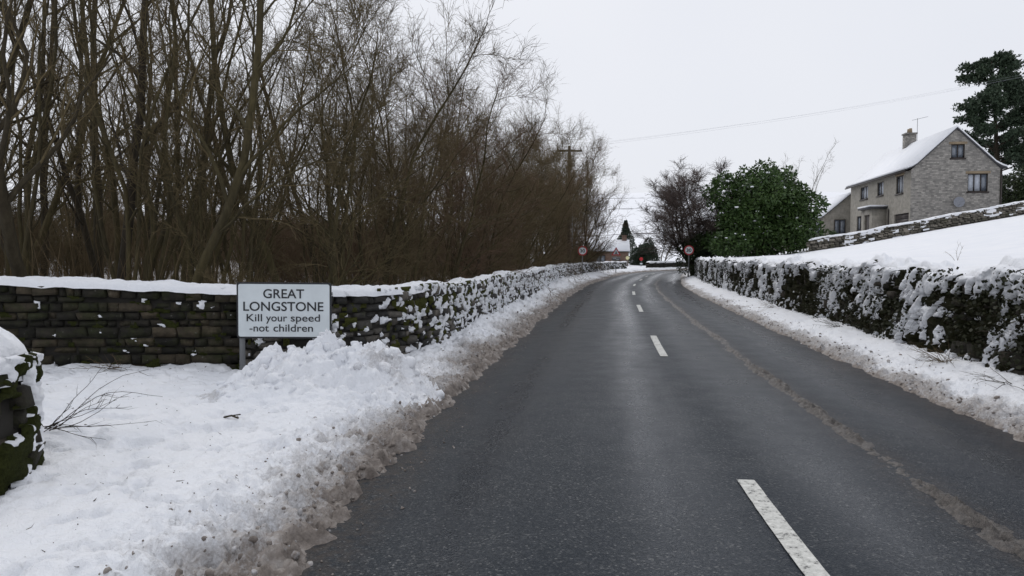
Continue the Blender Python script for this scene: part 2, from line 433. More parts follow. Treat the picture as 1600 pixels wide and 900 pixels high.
def right_h(S, O):
    e = O - HALF_R
    e = e + .07 * (fbm(S * 1.3, O * 0, seed=41) - .5) * 2 + .05 * (fbm(S * 7, O * 5, seed=42) - .5) * 2
    z = -.05 + .13 * sst(-.05, .22, e) + .20 * sst(.15, 1.2, e)
    sl = sst(-.05, .12, e) * (1 - sst(.35, .8, e))
    lump = fbm(S * 10, O * 10, seed=43, octs=5, gain=.72) - .5
    dim = fbm(S * 3.2, O * 3.2, seed=45, octs=4, gain=.6)
    z += sst(-.05, .12, e) * (sl * .16 * lump + .10 * (fbm(S * 1.8, O * 1.8, seed=44, octs=3) - .5) + .03 * lump - .04 * sst(.55, .8, dim))
    dirt = .42 * (1 - sst(.0, .13, e)) + .66 * (1 - sst(.12, .85, e + .5 * (fbm(S * 1.4, O * 1.5, seed=46) - .5))) + .03
    return z, np.clip(dirt, 0, 1)
def verge(name, label, hf, sgn, offs):
    us = spacing(-3, 125, .022, .0048)
    S, O = np.meshgrid(us, offs * sgn, indexing='ij'); x, y = at_road(S, O); z, d = hf(S, O)
    d = np.clip(d, 0, 1)
    q = grid_faces(*S.shape)
    if sgn > 0: q = q[:, ::-1]
    return tag(add(name, mk_mesh(name, np.stack([x, y, z], -1), q[:, ::-1], smooth=True, attrs={'dirt': d}), SNOW), label, kind='structure')
offL = np.concatenate([np.arange(2.35, 4.6, .024), 4.6 + np.cumsum(np.linspace(.026, .11, 75))])
verge('snow_verge', 'wide trampled snow verge with dirty slush along the road', left_h, -1, offL)
verge('snow_verge', 'narrow snow verge with grey slush below the snow-plastered wall', right_h, 1, np.arange(2.4, 4.25, .026))
def left_z(x, y):
    S, O = road_of([x], [y]); return float(left_h(S, O)[0][0])

# field above the retaining wall
def field():
    us = spacing(-6, 150, .10, .02); d = np.concatenate([[.12], .2 + np.cumsum(.06 * 1.075 ** np.arange(66))])
    S, O = np.meshgrid(us, WALL_OFF + d, indexing='ij'); x, y = at_road(S, O)
    z = field_z(x, y, O) + .05 * (fbm(x * 1.4, y * 1.4, seed=51) - .5) - .12 * sst(.35, .0, O - WALL_OFF - .1)
    return mk_mesh('snow_field', np.stack([x, y, z], -1), grid_faces(*S.shape), smooth=True, attrs={'dirt': 0 * x})
tag(add('snow_field', field(), SNOW), 'smooth white field sloping up to the stone house', kind='structure')

# ------------------------------------------------------------------ stones and walls
def stone_variants(n, seed, jit=.07, bev=(.07, .17)):
    out = []; r = np.random.default_rng(seed)
    for k in range(n):
        b = r.uniform(*bev); pts = []
        for sx in (-1, 1):
            for sy in (-1, 1):
                for sz in (-1, 1):
                    c = np.array([sx, sy, sz]) * .5 + r.normal(0, jit * .5, 3)
                    for ax in range(3):
                        p = c - np.array([sx, sy, sz]) * b * r.uniform(.6, 1.2); p[ax] = c[ax]; pts.append(p)
        bm = bmesh.new()
        for p in pts: bm.verts.new(p)
        res = bmesh.ops.convex_hull(bm, input=bm.verts)
        bmesh.ops.delete(bm, geom=[v for v in bm.verts if not v.link_faces], context='VERTS')
        bmesh.ops.triangulate(bm, faces=bm.faces); bm.verts.index_update()
        V = np.array([v.co[:] for v in bm.verts]); T = np.array([[v.index for v in f.verts] for f in bm.faces]); bm.free()
        out.append((V, T))
    return out
VAR = stone_variants(14, 3)
SQUARE = stone_variants(14, 4, .05, (.02, .07))
ROUND = stone_variants(14, 5, .13, (.20, .36))

def px_size(p, size):
    if p[1] < .5: return 0
    u = p[0] / p[1] * 1100
    return 0 if abs(u) > 840 else size * 1100 / p[1]

class Wall:
    def __init__(s, name, label, path, base, height, thick, group=None):
        """path: dense xy polyline; base, height: functions of length u; normal points to the seen side"""
        s.P = resample(np.asarray(path, float), .05); s.U = np.arange(len(s.P)) * .05; s.L = s.U[-1]
        T = np.gradient(s.P, axis=0); s.T = T / np.linalg.norm(T, axis=1)[:, None]
        s.base, s.h, s.th = base, height, thick
        s.root = tag(empty(name, (0, 0, 0)), label, 'wall', group)
        s.rootloc = np.array([s.P[len(s.P) // 2][0], s.P[len(s.P) // 2][1], 0.0])
        s.root.location = s.rootloc
        s.me = {}
    def xy(s, u):
        return np.stack([np.interp(u, s.U, s.P[:, 0]), np.interp(u, s.U, s.P[:, 1])], -1)
    def tan(s, u):
        t = np.stack([np.interp(u, s.U, s.T[:, 0]), np.interp(u, s.U, s.T[:, 1])], -1); return t / np.linalg.norm(t, axis=-1)[..., None]
    def nor(s, u): t = s.tan(u); return np.stack([t[..., 1], -t[..., 0]], -1)     # right of travel
    def put(s, V): return np.asarray(V, float).reshape(-1, 3) - s.rootloc
    def stones(s, mat, ch, ln, seed, cope=.16, VAR=VAR, gap=.012, jitter=.022, n_ind=300, vmin=-.05, growth=0.0, tilt=.03):
        r = np.random.default_rng(seed); lst = []
        hmax = max(float(s.h(u)) for u in np.linspace(0, s.L, 60))
        v = vmin
        while v < hmax - cope * .6:
            c = r.uniform(*ch); u = -r.uniform(0, .2)
            while u < s.L:
                l = r.uniform(*ln) * (1 + growth * u)
                if r.random() < .18: l *= .55
                um = min(max(u + l / 2, 0), s.L); top = float(s.h(um)) - cope
                if s.L - (u + l) < .15: l = s.L - u + r.uniform(-.05, .05)
                if v + c * .5 < top and l > .07: lst.append((u + l / 2, v, min(c, max(top - v, .05)), l, s.th * r.uniform(.92, 1.02), r.normal(0, jitter)))
                u += l
            v += c
        u = 0
        while u < s.L:                                       # coping
            l = r.uniform(ln[0] * .6, ln[1] * .8) * (1 + growth * u); um = min(u + l / 2, s.L)
            lst.append((um, float(s.h(um)) - cope, cope * r.uniform(.78, .98), l, s.th * r.uniform(.95, 1.12), r.normal(0, jitter)))
            u += l
        items = []
        for (u, v, c, l, t, j) in lst:
            uc = min(max(u, 0), s.L); p = s.xy(uc) + s.nor(uc) * j; tn = s.tan(uc); z = float(s.base(uc)) + v + c / 2
            p = p + tn * (u - uc)
            items.append((px_size((p[0], p[1], z), max(l, c)), p, z, math.atan2(tn[1], tn[0]) + r.normal(0, tilt), (l - gap, t, c - gap), r.integers(len(VAR)), r.normal(0, tilt * .6)))
        items.sort(key=lambda i: -i[0])
        mb = MB()
        for n, (_, p, z, a, sz, k, rx) in enumerate(items):
            V, T = VAR[k]
            if n < n_ind and _ > 9:
                if k not in s.me:
                    s.me[k] = mk_mesh('stone', V, tris=T); s.me[k].materials.append(mat)
                o = add('stone', s.me[k], None, s.root); o.location = (p[0] - s.rootloc[0], p[1] - s.rootloc[1], z); o.rotation_euler = (rx, rx * .7, a); o.scale = sz
            else:
                W = V * np.array(sz); ca, sa = math.cos(a), math.sin(a)
                mb.put(np.stack([W[:, 0] * ca - W[:, 1] * sa + p[0] - s.rootloc[0], W[:, 0] * sa + W[:, 1] * ca + p[1] - s.rootloc[1], W[:, 2] + z], -1), t=T)
        if mb.n: tag(mb.build('smaller_stones', mat, s.root), kind='stuff')
        # recessed core that keeps the joints dark
        us = np.arange(.03, s.L - .03, .12); V = []; ht = s.th / 2 - .045
        for u in us:
            p, n = s.xy(u), s.nor(u); b = float(s.base(u)); h = float(s.h(u)) - cope * .7
            for (o, zz) in ((ht, -.2), (ht, h), (-ht, h), (-ht, -.2)): V.append((*(p + n * o), b + zz))
        k = len(us); q = [(i * 4 + a, i * 4 + (a + 1) % 4, i * 4 + 4 + (a + 1) % 4, i * 4 + 4 + a) for i in range(k - 1) for a in range(4)]
        q += [(0, 1, 2, 3), (4 * k - 1, 4 * k - 2, 4 * k - 3, 4 * k - 4)]
        add('core', mk_mesh('core', s.put(V), q), CORE, s.root)
    def steps(s, near, k):
        u = [0.0]
        while u[-1] < s.L:
            p = s.xy(u[-1]); u.append(u[-1] + max(near, k * math.hypot(p[0], p[1])))
        u[-1] = s.L; return np.array(u)
    def cap(s, name, thick, over, seed, near=.035, k=.004, mat=None, rough=.5, dirt=.02, hang=1.0, pw=3.2):
        us = s.steps(near, k); w_ = np.linspace(-1, 1, 21)
        U, W = np.meshgrid(us, w_, indexing='ij'); p = s.xy(U); n = s.nor(U)
        ov = s.th / 2 + over + .05 * (fbm(U * 2.5, W * .5, seed=seed) - .5) * 2
        hh = np.vectorize(s.h)(us)[:, None]; bb = np.vectorize(s.base)(us)[:, None]
        th = thick * (.55 + .9 * fbm(U * 1.1, W * .6, seed=seed + 1)) + rough * .09 * (fbm(U * 5, W * 2.5 + 9, seed=seed + 2) - .5)
        prof = np.maximum(1 - np.abs(W) ** pw, 0) ** .5
        drop = hang * (.05 + .10 * fbm(U * 4, W * 0 + np.sign(W) * 3, seed=seed + 3)) * np.abs(W) ** 6
        endt = np.minimum(sst(-.02, .12, U), sst(-.02, .12, s.L - U))
        z = bb + hh + th * prof * endt - drop - .02
        x = p[..., 0] + n[..., 0] * W * ov; y = p[..., 1] + n[..., 1] * W * ov
        add(name, mk_mesh(name, s.put(np.stack([x, y, z], -1)), grid_faces(*U.shape), smooth=True, attrs={'dirt': 0 * U + dirt}), mat or SNOW, s.root)
    def shell(s, name, mf, amp, mat, near=.03, k=.0035, dv=.03, side=1, base_out=.0, sag=0.0, dirt=.02):
        us = s.steps(near, k); hm = max(float(s.h(u)) for u in us[::4]); vs = np.arange(-.05, hm + .06, dv)
        U, V = np.meshgrid(us, vs, indexing='ij'); hh = np.vectorize(s.h)(us)[:, None]; bb = np.vectorize(s.base)(us)[:, None]
        m = mf(U, V, hh); m = np.where(V > hh + .03, -1, m)
        t = np.where(m > 0, np.sqrt(np.maximum(m, 0)), -.35) * amp
        p = s.xy(U); n = s.nor(U) * side; o = s.th / 2 + base_out + t
        P = np.stack([p[..., 0] + n[..., 0] * o, p[..., 1] + n[..., 1] * o, bb + V - sag * np.maximum(t, 0)], -1)
        kp = m > 0; kq = kp[:-1, :-1] | kp[1:, :-1] | kp[:-1, 1:] | kp[1:, 1:]
        if not kq.any(): return
        q = grid_faces(*U.shape, keep=kq); Vv, q, _ = compact(P.reshape(-1, 3), q)
        tag(add(name, mk_mesh(name, s.put(Vv), q[:, ::-1], smooth=True, attrs={'dirt': np.full(len(Vv), dirt)}), mat, s.root), kind='stuff')

# mortared wall facing the verge, behind the sign
WA = Wall('stone_wall', 'dark mortared stone wall with even snow cap standing behind the trampled verge', [(-11.5, 9.05), (-7, 9.15), (-3.55, 9.30)],
          lambda u: .02, lambda u: 1.36 - .042 * max(u - 4, 0), .40)
WA.stones(STONE_A, (.07, .16), (.12, .44), 11, VAR=SQUARE + VAR[:5], cope=.17, gap=.012, jitter=.016, tilt=.022, vmin=.02)
WA.cap('snow_cap', .075, .04, 61, rough=1.1, hang=.4)
WA.shell('snow_patch', lambda U, V, h: fbm(U * 8, V * 8, seed=62, gain=.5) - .785 + .045 * sst(.55, .95, V / h), .07, SNOW, near=.012, dv=.012)
WA.shell('moss_patch', lambda U, V, h: fbm(U * 6, V * 8, seed=63, gain=.65) - .72 + .26 * sst(.32, .12, V), .04, MOSS, near=.016, dv=.016)

# dry stone wall along the road
sB0, sB1 = s_of_y(11.5), s_of_y(77)
ss = np.linspace(sB0, sB1, 200)
offB = -3.88 - .95 * sst(s_of_y(24), s_of_y(50), ss)
bx_, by_ = at_road(ss, offB)
pathB = np.concatenate([[(-3.45, 9.28), (-2.95, 9.38), (-2.45, 9.65), (-2.05, 10.1), (-1.75, 10.75)], np.stack([bx_, by_], 1)])
pathB = catmull(np.concatenate([[(-3.9, 9.2)], pathB, pathB[-1:] + 1]), 6)
WB = Wall('dry_stone_wall', 'snow-spattered grey dry stone wall with green moss running beside the road', pathB, lambda u: .05, lambda u: 1.09 + .03 * math.sin(u * .7) + .02 * math.sin(u * 2.3), .42)
WB.stones(STONE_B, (.09, .17), (.13, .36), 12, cope=.17, jitter=.028, tilt=.06, growth=.006)
WB.cap('snow_cap', .075, .03, 71, rough=1.1, hang=.5)
def mB(U, V, h):
    a = fbm((U - .5 * V) * 13, V * 10, seed=72, octs=3, gain=.55); g = sst(1.4, 4.0, U)
    return a - .622 + .10 * (fbm(U * 2.2, V * 2.2, seed=75) - .5) + .05 * g * sst(.2, .9, V / h) + .05 * (fbm(U * .8, V * .8, seed=73) - .5) - .075 * (1 - g) - .06 * sst(38, 52, U)
WB.shell('snow_patch', mB, .085, SNOW, near=.016, k=.002, dv=.018, base_out=.015, sag=.3)
WB.shell('moss_patch', lambda U, V, h: fbm(U * 6.5, V * 8, seed=74, gain=.65) - .68 + .22 * sst(.45, 1.0, V / h) * sst(1.8, 3.2, U) * sst(15, 7, U), .05, MOSS_BRIGHT, near=.022, dv=.024, base_out=.012)

# end of the nearer wall at the gateway
WC = Wall('mossy_wall_end', 'mossy dark wall end with rounded snow dome beside the gateway', catmull(np.array([(-8.3, 2.4), (-7.2, 2.75), (-5.0, 3.80), (-4.03, 4.30), (-3.73, 4.70), (-3.86, 5.15), (-4.3, 5.35), (-4.9, 5.3)]) + (.20, -.30), 16),
          lambda u: .05, lambda u: 1.0 - .10 * max(0, (u - 3.3) / 1.0), .60)
WC.stones(STONE_D, (.10, .19), (.16, .34), 13, cope=.16, jitter=.018, tilt=.05, gap=.012)
WC.cap('snow_cap', .22, -.015, 81, near=.02, rough=1.8, pw=2.0)
WC.shell('snow_patch', lambda U, V, h: fbm(U * 10, V * 10, seed=82, octs=3, gain=.5) - .62 + .16 * sst(.62, .95, V / h), .08, SNOW, near=.010, dv=.010, base_out=.01, sag=.3)
WC.shell('moss_patch', lambda U, V, h: fbm(U * 9, V * 9, seed=83, gain=.55) - .55 + .12 * sst(.5, .1, V), .06, MOSS, near=.012, dv=.012, base_out=.008)

# retaining wall on the other side, plastered with wind-blown snow
sD0, sD1 = s_of_y(3.5), s_of_y(54.5)
ss = np.linspace(sD1, sD0, 200); dx_, dy_ = at_road(ss, WALL_OFF + .22 + .05 * np.sin(ss * .9))
WD = Wall('snowy_retaining_wall', 'dark mossy retaining wall plastered with clumps of blown snow below the field', np.stack([dx_, dy_], 1), lambda u: .12, lambda u: 1.31 + .05 * math.sin(u * 1.1) + .05 * math.sin(u * 2.9 + 1) + .03 * math.sin(u * 6.1), .46)
WD.stones(STONE_D, (.13, .24), (.2, .45), 14, cope=.2, jitter=.05, tilt=.10, gap=.025)
def lean(U, V): return U - .8 * V
def mD(U, V, h):
    a = fbm(lean(U, V) * 9.5, V * 5.5, seed=91, octs=4, gain=.58); b = fbm(lean(U, V) * 1.5, V * 1.3, seed=92)
    c = fbm(lean(U, V) * 17, V * 12, seed=94, octs=3, gain=.6)
    return .8 * a + .2 * c - .59 + .66 * (b - .5) + .17 * sst(.66, 1.0, V / h) + .03 * sst(.3, .0, V)
WD.shell('moss_patch', lambda U, V, h: fbm(U * 6, V * 7, seed=93, gain=.68) - .45, .16, MOSS_DARK, near=.028, dv=.03)
WD.shell('snow_patch', mD, .15, SNOW, near=.018, k=.0022, dv=.02, base_out=.045, sag=.35)
WD.cap('snow_cap', .12, .03, 95, rough=2.6)

# ivy and dead stems growing on the retaining wall
IVY = mat_leaf('leaf_ivy_dark', (.010, .013, .006), (.034, .036, .015), .6)
DEAD = simple('dead_growth', (.050, .036, .026), .9, var=.4)
ri = np.random.default_rng(96); n = 15000
ui = WD.L * (1 - ri.random(n) ** 1.7); vi = ri.random(n) * 1.36; cl_i = fbm(ui * 1.3, vi * 1.6, seed=97); ok = cl_i > .50; ui, vi, cl_i = ui[ok], vi[ok], cl_i[ok]; n = len(ui)
p_, n_ = WD.xy(ui), WD.nor(ui); o_ = WD.th / 2 + .02 + .30 * np.clip(cl_i - .45, 0, 1) * ri.random(n) + .05
C_ = np.stack([p_[:, 0] + n_[:, 0] * o_, p_[:, 1] + n_[:, 1] * o_, .12 + vi], 1) - WD.rootloc
d_ = ri.normal(0, 1, (n, 3)) + np.stack([n_[:, 0], n_[:, 1], -.5 + 0 * vi], 1) * .8; d_ /= np.linalg.norm(d_, axis=1)[:, None]
s_ = np.cross(d_, ri.normal(0, 1, (n, 3))); s_ /= np.linalg.norm(s_, axis=1)[:, None]; l_ = ri.uniform(.03, .075, n)[:, None]
mb = MB(); o4 = np.arange(n)[:, None] * 4
mb.put(np.stack([C_, C_ + d_ * l_ * .5 + s_ * l_ * .38, C_ + d_ * l_, C_ + d_ * l_ * .5 - s_ * l_ * .38], 1), t=np.concatenate([o4 + np.array([[0, 1, 2]]), o4 + np.array([[0, 2, 3]])]))
tag(mb.build('ivy', IVY, WD.root), kind='stuff')
n = 2600; ui = WD.L * (1 - ri.random(n) ** 1.8); p_, n_ = WD.xy(ui), WD.nor(ui); vi = 1.2 * ri.random(n) ** 1.6
C_ = np.stack([p_[:, 0] + n_[:, 0] * .26, p_[:, 1] + n_[:, 1] * .26, .15 + vi], 1) - WD.rootloc
mb = MB(); mb.twigs(C_, ri.normal(0, .6, (n, 3)) + np.stack([n_[:, 0], n_[:, 1], 0 * vi + .1], 1), ri.uniform(.08, .34, n), ri.uniform(.0015, .0035, n), ri.normal(0, .35, (n, 3)) - (0, 0, .35))
tag(mb.build('dead_stems', DEAD, WD.root), kind='stuff')

# upper field wall below the house
pe = np.array([(19.3, 45.9), (21.5, 45.1), (26, 44.4), (32, 43.6), (40, 42.6), (48, 41.5)], float)
pe = catmull(np.concatenate([pe[:1] - (1, -.4), pe, pe[-1:] + 1]), 12)
WE = Wall('field_wall', 'lichen-grey field wall with thin snow cap climbing in front of the stone house', pe,
          lambda u: 0.0, lambda u: .84 + .03 * math.sin(u * 1.7), .42)
zE = field_z(WE.P[:, 0], WE.P[:, 1]) - .05
WE.base = lambda u: float(np.interp(u, WE.U, zE))
WE.stones(STONE_E, (.10, .18), (.18, .45), 15, cope=.16, jitter=.02, tilt=.05, n_ind=300)
WE.cap('snow_cap', .065, .03, 101, near=.1, rough=.8, hang=.6)
WE.shell('snow_patch', lambda U, V, h: fbm(U * 2.2, V * 4.5, seed=102) - .72 + .10 * sst(.6, .9, V / h), .06, SNOW, near=.08, dv=.05)

# far wall round the outside of the bend, and the gate pier at the end of the retaining wall
ss = np.linspace(s_of_y(82), s_of_y(98), 60); fx_, fy_ = at_road(ss, -4.3)
WF = Wall('far_dry_stone_wall', 'distant low stone wall with snow cap curving round the bend', np.stack([fx_, fy_], 1), lambda u: .1, lambda u: .95, .45)
WF.stones(STONE_D, (.12, .2), (.25, .5), 16, n_ind=0)
WF.cap('snow_cap', .14, .05, 111, near=.15)
gx, gy = at_road(s_of_y(54.9), WALL_OFF - .15)
gp = tag(empty('gate_pier', (float(gx), float(gy), .1), -.25), 'squat dark stone gate pier at the end of the snow-plastered wall', 'gate pier')
mb = MB(); mb.box((-.3, -.3, -.1), (.3, .3, 1.28)); mb.build('shaft', STONE_D, gp)
mb = MB(); mb.box((-.35, -.35, 1.28), (.35, .35, 1.40)); mb.build('coping', STONE_D, gp)

# ------------------------------------------------------------------ snow heap by the sign
def heap():
    n = 150; a = np.linspace(-1, 1, n); gx, gy = np.meshgrid(a * 2.0, a * 1.15, indexing='ij')
    cx, cy = -2.12, 7.95
    r2 = lambda x0, y0, sx, sy: np.exp(-((gx - x0) / sx) ** 2 - ((gy - y0) / sy) ** 2)
    h = .20 * r2(-.12, .10, .50, .42) + .22 * r2(.38, .05, .42, .42) + .22 * r2(-.60, .05, .42, .42) + .21 * r2(.80, .0, .36, .42) + .20 * r2(.0, -.50, 1.0, .45)
    rr = np.random.default_rng(5); env = np.clip(h * 2.6, 0, 1)
    cl_ = np.zeros_like(h)
    for k in range(230):
        x0, y0 = rr.normal(0, .75), rr.normal(-.05, .42); rad = rr.uniform(.05, .21)
        d = ((gx - x0) ** 2 + (gy - y0) ** 2) / rad ** 2
        cl_ = np.maximum(cl_, np.sqrt(np.maximum(1 - d, 0)) * rad * rr.uniform(.4, 1.0))
    d = ((gx + .04) ** 2 + ((gy - .10) * 1.1) ** 2) / .24 ** 2
    cl_ = np.maximum(cl_, np.sqrt(np.maximum(1 - d, 0)) * .30)
    X, Y = gx + cx, gy + cy
    nse = np.abs(fbm(X * 3.2, Y * 3.2, seed=121, octs=5, gain=.68) - .5) * 2.2 - .35 + .5 * (fbm(X * 7, Y * 7, seed=123, octs=4, gain=.7) - .5)
    z = h + env * (cl_ * 1.0 + .26 * nse)
    S, O = road_of(X, Y); g0 = left_h(S, O)[0].reshape(X.shape)
    z = g0 - .06 + z + .05 * sst(.02, .12, h)
    keep = h > .012; kq = keep[:-1, :-1] & keep[1:, 1:]
    q = grid_faces(n, n, keep=kq); V, q, u = compact(np.stack([X - cx, Y - cy, z], -1).reshape(-1, 3), q)
    dirt = (.14 + .34 * sst(.52, .8, fbm(X * 2.2, Y * 2.2, seed=122)) + .3 * sst(.75, 1.5, gx)).ravel()[u]
    return mk_mesh('snow_heap', V, q, smooth=True, attrs={'dirt': dirt}), (cx, cy, 0)
me, loc = heap()
heap_o = tag(add('snow_heap', me, SNOW, loc=loc), 'lumpy heap of ploughed snow piled against the village sign', 'snow heap')
hv = np.empty(len(me.vertices) * 3, np.float32); me.vertices.foreach_get('co', hv); hv = hv.reshape(-1, 3)
def clods(name, pts, sizes, mat, parent, seed, sink=.25, dirt=.1):
    # broken chunks of ploughed snow, far too many to pick apart singly
    r = np.random.default_rng(seed); mb = MB(); at_ = []
    for p, sz_ in zip(pts, sizes):
        V, T = ROUND[r.integers(len(ROUND))]; e = r.uniform(.6, 1.25, 3) * sz_; a, b = r.uniform(0, 6.28), r.normal(0, .5)
        W = V * e; W = np.stack([W[:, 0], W[:, 1] * math.cos(b) - W[:, 2] * math.sin(b), W[:, 1] * math.sin(b) + W[:, 2] * math.cos(b)], -1)
        W = np.stack([W[:, 0] * math.cos(a) - W[:, 1] * math.sin(a), W[:, 0] * math.sin(a) + W[:, 1] * math.cos(a), W[:, 2]], -1)
        mb.put(W + np.asarray(p) + (0, 0, sz_ * (.5 - sink) * .6), t=T); at_ += [dirt * r.uniform(.65, 1.3)] * len(V)
    m_ = mk_mesh(name, np.concatenate(mb.v), tris=np.concatenate(mb.t), smooth=True, attrs={'dirt': at_})
    return tag(add(name, m_, mat, parent), kind='stuff')
rc = np.random.default_rng(91)
ids = rc.choice(len(hv), 190, p=(w_ := np.clip(hv[:, 2] - .12, 0, None)) / w_.sum()); 
clods('clods', hv[ids], .03 + .12 * rc.random(190) ** 2.5, SNOW, heap_o, 92, sink=.6, dirt=.30)
vl = bpy.data.objects['snow_verge']
n = 2600; S_ = 1.5 + 24 * rc.random(n) ** 1.6; E_ = np.abs(rc.normal(.25, .34, n)) + .02; O_ = -(HALF_L + E_); x_, y_ = at_road(S_, O_); z_ = left_h(S_, O_)[0]
clods('clods', np.stack([x_, y_, z_], 1), .007 + .034 * rc.random(n) ** 3, SNOW, vl, 93, sink=.5, dirt=.92)
n = 260; S_ = 1.5 + 14 * rc.random(n); E_ = -.02 - np.abs(rc.normal(0, .16, n)); O_ = -(HALF_L + E_); x_, y_ = at_road(S_, O_); z_ = road_z(O_)
clods('loose_slush', np.stack([x_, y_, z_], 1), .006 + .014 * rc.random(n) ** 3, SNOW, vl, 94, dirt=1.1)
vr = bpy.data.objects['snow_verge.001']
n = 1500; S_ = 4 + 24 * rc.random(n) ** 1.4; O_ = HALF_R + .05 + np.abs(rc.normal(.15, .25, n)); x_, y_ = at_road(S_, O_); z_ = right_h(S_, O_)[0]
clods('clods', np.stack([x_, y_, z_], 1), .008 + .036 * rc.random(n) ** 3, SNOW, vr, 95, sink=.5, dirt=.8)
# dead leaves and grit lying on the verge
LITTER = simple('leaf_litter_brown', (.055, .038, .025), .9, var=.5, scale=30)
n = 900; S_ = 2 + 9 * rc.random(n); O_ = -(HALF_L + .5 + 4.2 * rc.random(n)); x_, y_ = at_road(S_, O_); z_ = left_h(S_, O_)[0]
mb = MB(); d_ = rc.normal(0, 1, (n, 3)); d_[:, 2] *= .25; mb.twigs(np.stack([x_, y_, z_ + .003], 1), d_, .008 + .05 * rc.random(n) ** 3, .0015 + .004 * rc.random(n) ** 2, rc.normal(0, .3, (n, 3)))
tag(mb.build('leaf_litter', LITTER), 'dark crumbs of leaf and twig strewn over the trampled snow', 'litter', kind='stuff')

# ------------------------------------------------------------------ signs
WHITE = simple('sign_white', (.62, .67, .69), .42, var=.09, scale=5)
BLACK = simple('sign_black', (.012, .013, .017), .5, var=.05)
RED = simple('sign_red', (.42, .016, .022), .42, var=.06)
GREY = simple('post_grey', (.17, .175, .18), .5, .3, var=.12, scale=20)
YEL = simple('pale_yellow', (.72, .68, .38), .5, var=.04)
def text_mesh(body, bold=0.0):
    c = bpy.data.curves.new('lettering', 'FONT'); c.body = body; c.offset = bold; c.resolution_u = 6
    o = bpy.data.objects.new('lettering', c); COL.objects.link(o)
    me = bpy.data.meshes.new_from_object(o.evaluated_get(bpy.context.evaluated_depsgraph_get()))
    bpy.data.objects.remove(o); bpy.data.curves.remove(c)
    return me
def lettering(body, x0, x1, z0, cap_h, y, parent, mat, bold=.012, ref_cap=None):
    """text standing in the x-z plane, facing -y, spanning x0..x1 with capitals cap_h high on base line z0"""
    me = text_mesh(body, bold); n = len(me.vertices); V = np.empty(n * 3, np.float32); me.vertices.foreach_get('co', V); V = V.reshape(-1, 3)
    rm = text_mesh('H', bold); W = np.empty(len(rm.vertices) * 3, np.float32); rm.vertices.foreach_get('co', W); ch_ = W.reshape(-1, 3)[:, 1].max()
    bpy.data.meshes.remove(rm)
    lo, hi = V[:, 0].min(), V[:, 0].max()
    out = np.stack([x0 + (V[:, 0] - lo) / (hi - lo) * (x1 - x0), np.full(n, y), z0 + V[:, 1] / ch_ * cap_h], -1).astype(np.float32)
    me.vertices.foreach_set('co', out.ravel()); me.update(); me.materials.clear()
    return add('lettering', me, mat, parent)
def rrect(w_, h, r, y, n=6):
    pts = []
    for cx, cz, a0 in ((w_ - r, h - r, 0), (r, h - r, 90), (r, r, 180), (w_ - r, r, 270)):
        for i in range(n + 1):
            a = R(a0 + 90 * i / n); pts.append((cx + r * math.cos(a), y, cz + r * math.sin(a)))
    return pts
def slab(name, outline, depth, mat, parent):
    """outline: convex list of (x, y, z) facing -y, extruded towards +y"""
    n = len(outline); V = list(outline) + [(x, y + depth, z) for x, y, z in outline]
    me = bpy.data.meshes.new(name)
    me.from_pydata(V, [], [tuple(range(n - 1, -1, -1)), tuple(range(n, 2 * n))] + [(i, (i + 1) % n, n + (i + 1) % n, n + i) for i in range(n)])
    me.update(); bm = bmesh.new(); bm.from_mesh(me); bmesh.ops.recalc_face_normals(bm, faces=bm.faces); bm.to_mesh(me); bm.free()
    return add(name, me, mat, parent)
k_ = 8.6 / 1100
SW, SH = 147 * k_, 88 * k_
vs_ = tag(empty('village_sign', (-3.38, 8.60, .0), R(1.0)), 'white village name sign with black border half behind the snow heap', 'sign')
vs_.rotation_euler = (0, R(.5), R(2))
zb = .648
def sx(px): return (px - 368) * k_
def sz(py): return zb + (529 - py) * k_
o = slab('border', [(x, y, z + zb) for x, y, z in rrect(SW, SH, .035, 0)], .02, BLACK, vs_)
o = slab('panel', [(x + .021, y, z + zb + .021) for x, y, z in rrect(SW - .042, SH - .042, .025, -.004)], .01, WHITE, vs_)
lettering('GREAT', sx(409.5), sx(473), sz(465.5), 14.0 * k_, -.008, vs_, BLACK)
lettering('LONGSTONE', sx(378.5), sx(503), sz(485.5), 14.0 * k_, -.008, vs_, BLACK)
lettering('Kill', sx(383.5), sx(407.5), sz(502), 11.3 * k_, -.008, vs_, BLACK, .008)
lettering('your', sx(413.5), sx(446.5), sz(502), 11.3 * k_, -.008, vs_, BLACK, .008)
lettering('speed', sx(452), sx(497.5), sz(502), 11.3 * k_, -.008, vs_, BLACK, .008)
lettering('-not', sx(388), sx(418), sz(518), 11.3 * k_, -.008, vs_, BLACK, .008)
lettering('children', sx(425), sx(486.5), sz(518), 11.3 * k_, -.008, vs_, BLACK, .008)
for px in (374, 508):
    mb = MB(); mb.tube([(sx(px), .055, -.1), (sx(px), .055, zb + SH - .04)], .034, 12); mb.build('post', GREY, vs_, True)
    for zz in (zb + .12, zb + SH - .14):
        mb = MB(); mb.box((sx(px) - .05, .021, zz - .02), (sx(px) + .05, .10, zz + .02)); mb.build('clamp', GREY, vs_)
mb = MB(); P = [(sx(355) + .15 + i * .04, -.001, zb - .012 + .006 * math.sin(i * 2.1)) for i in range(12)]; 

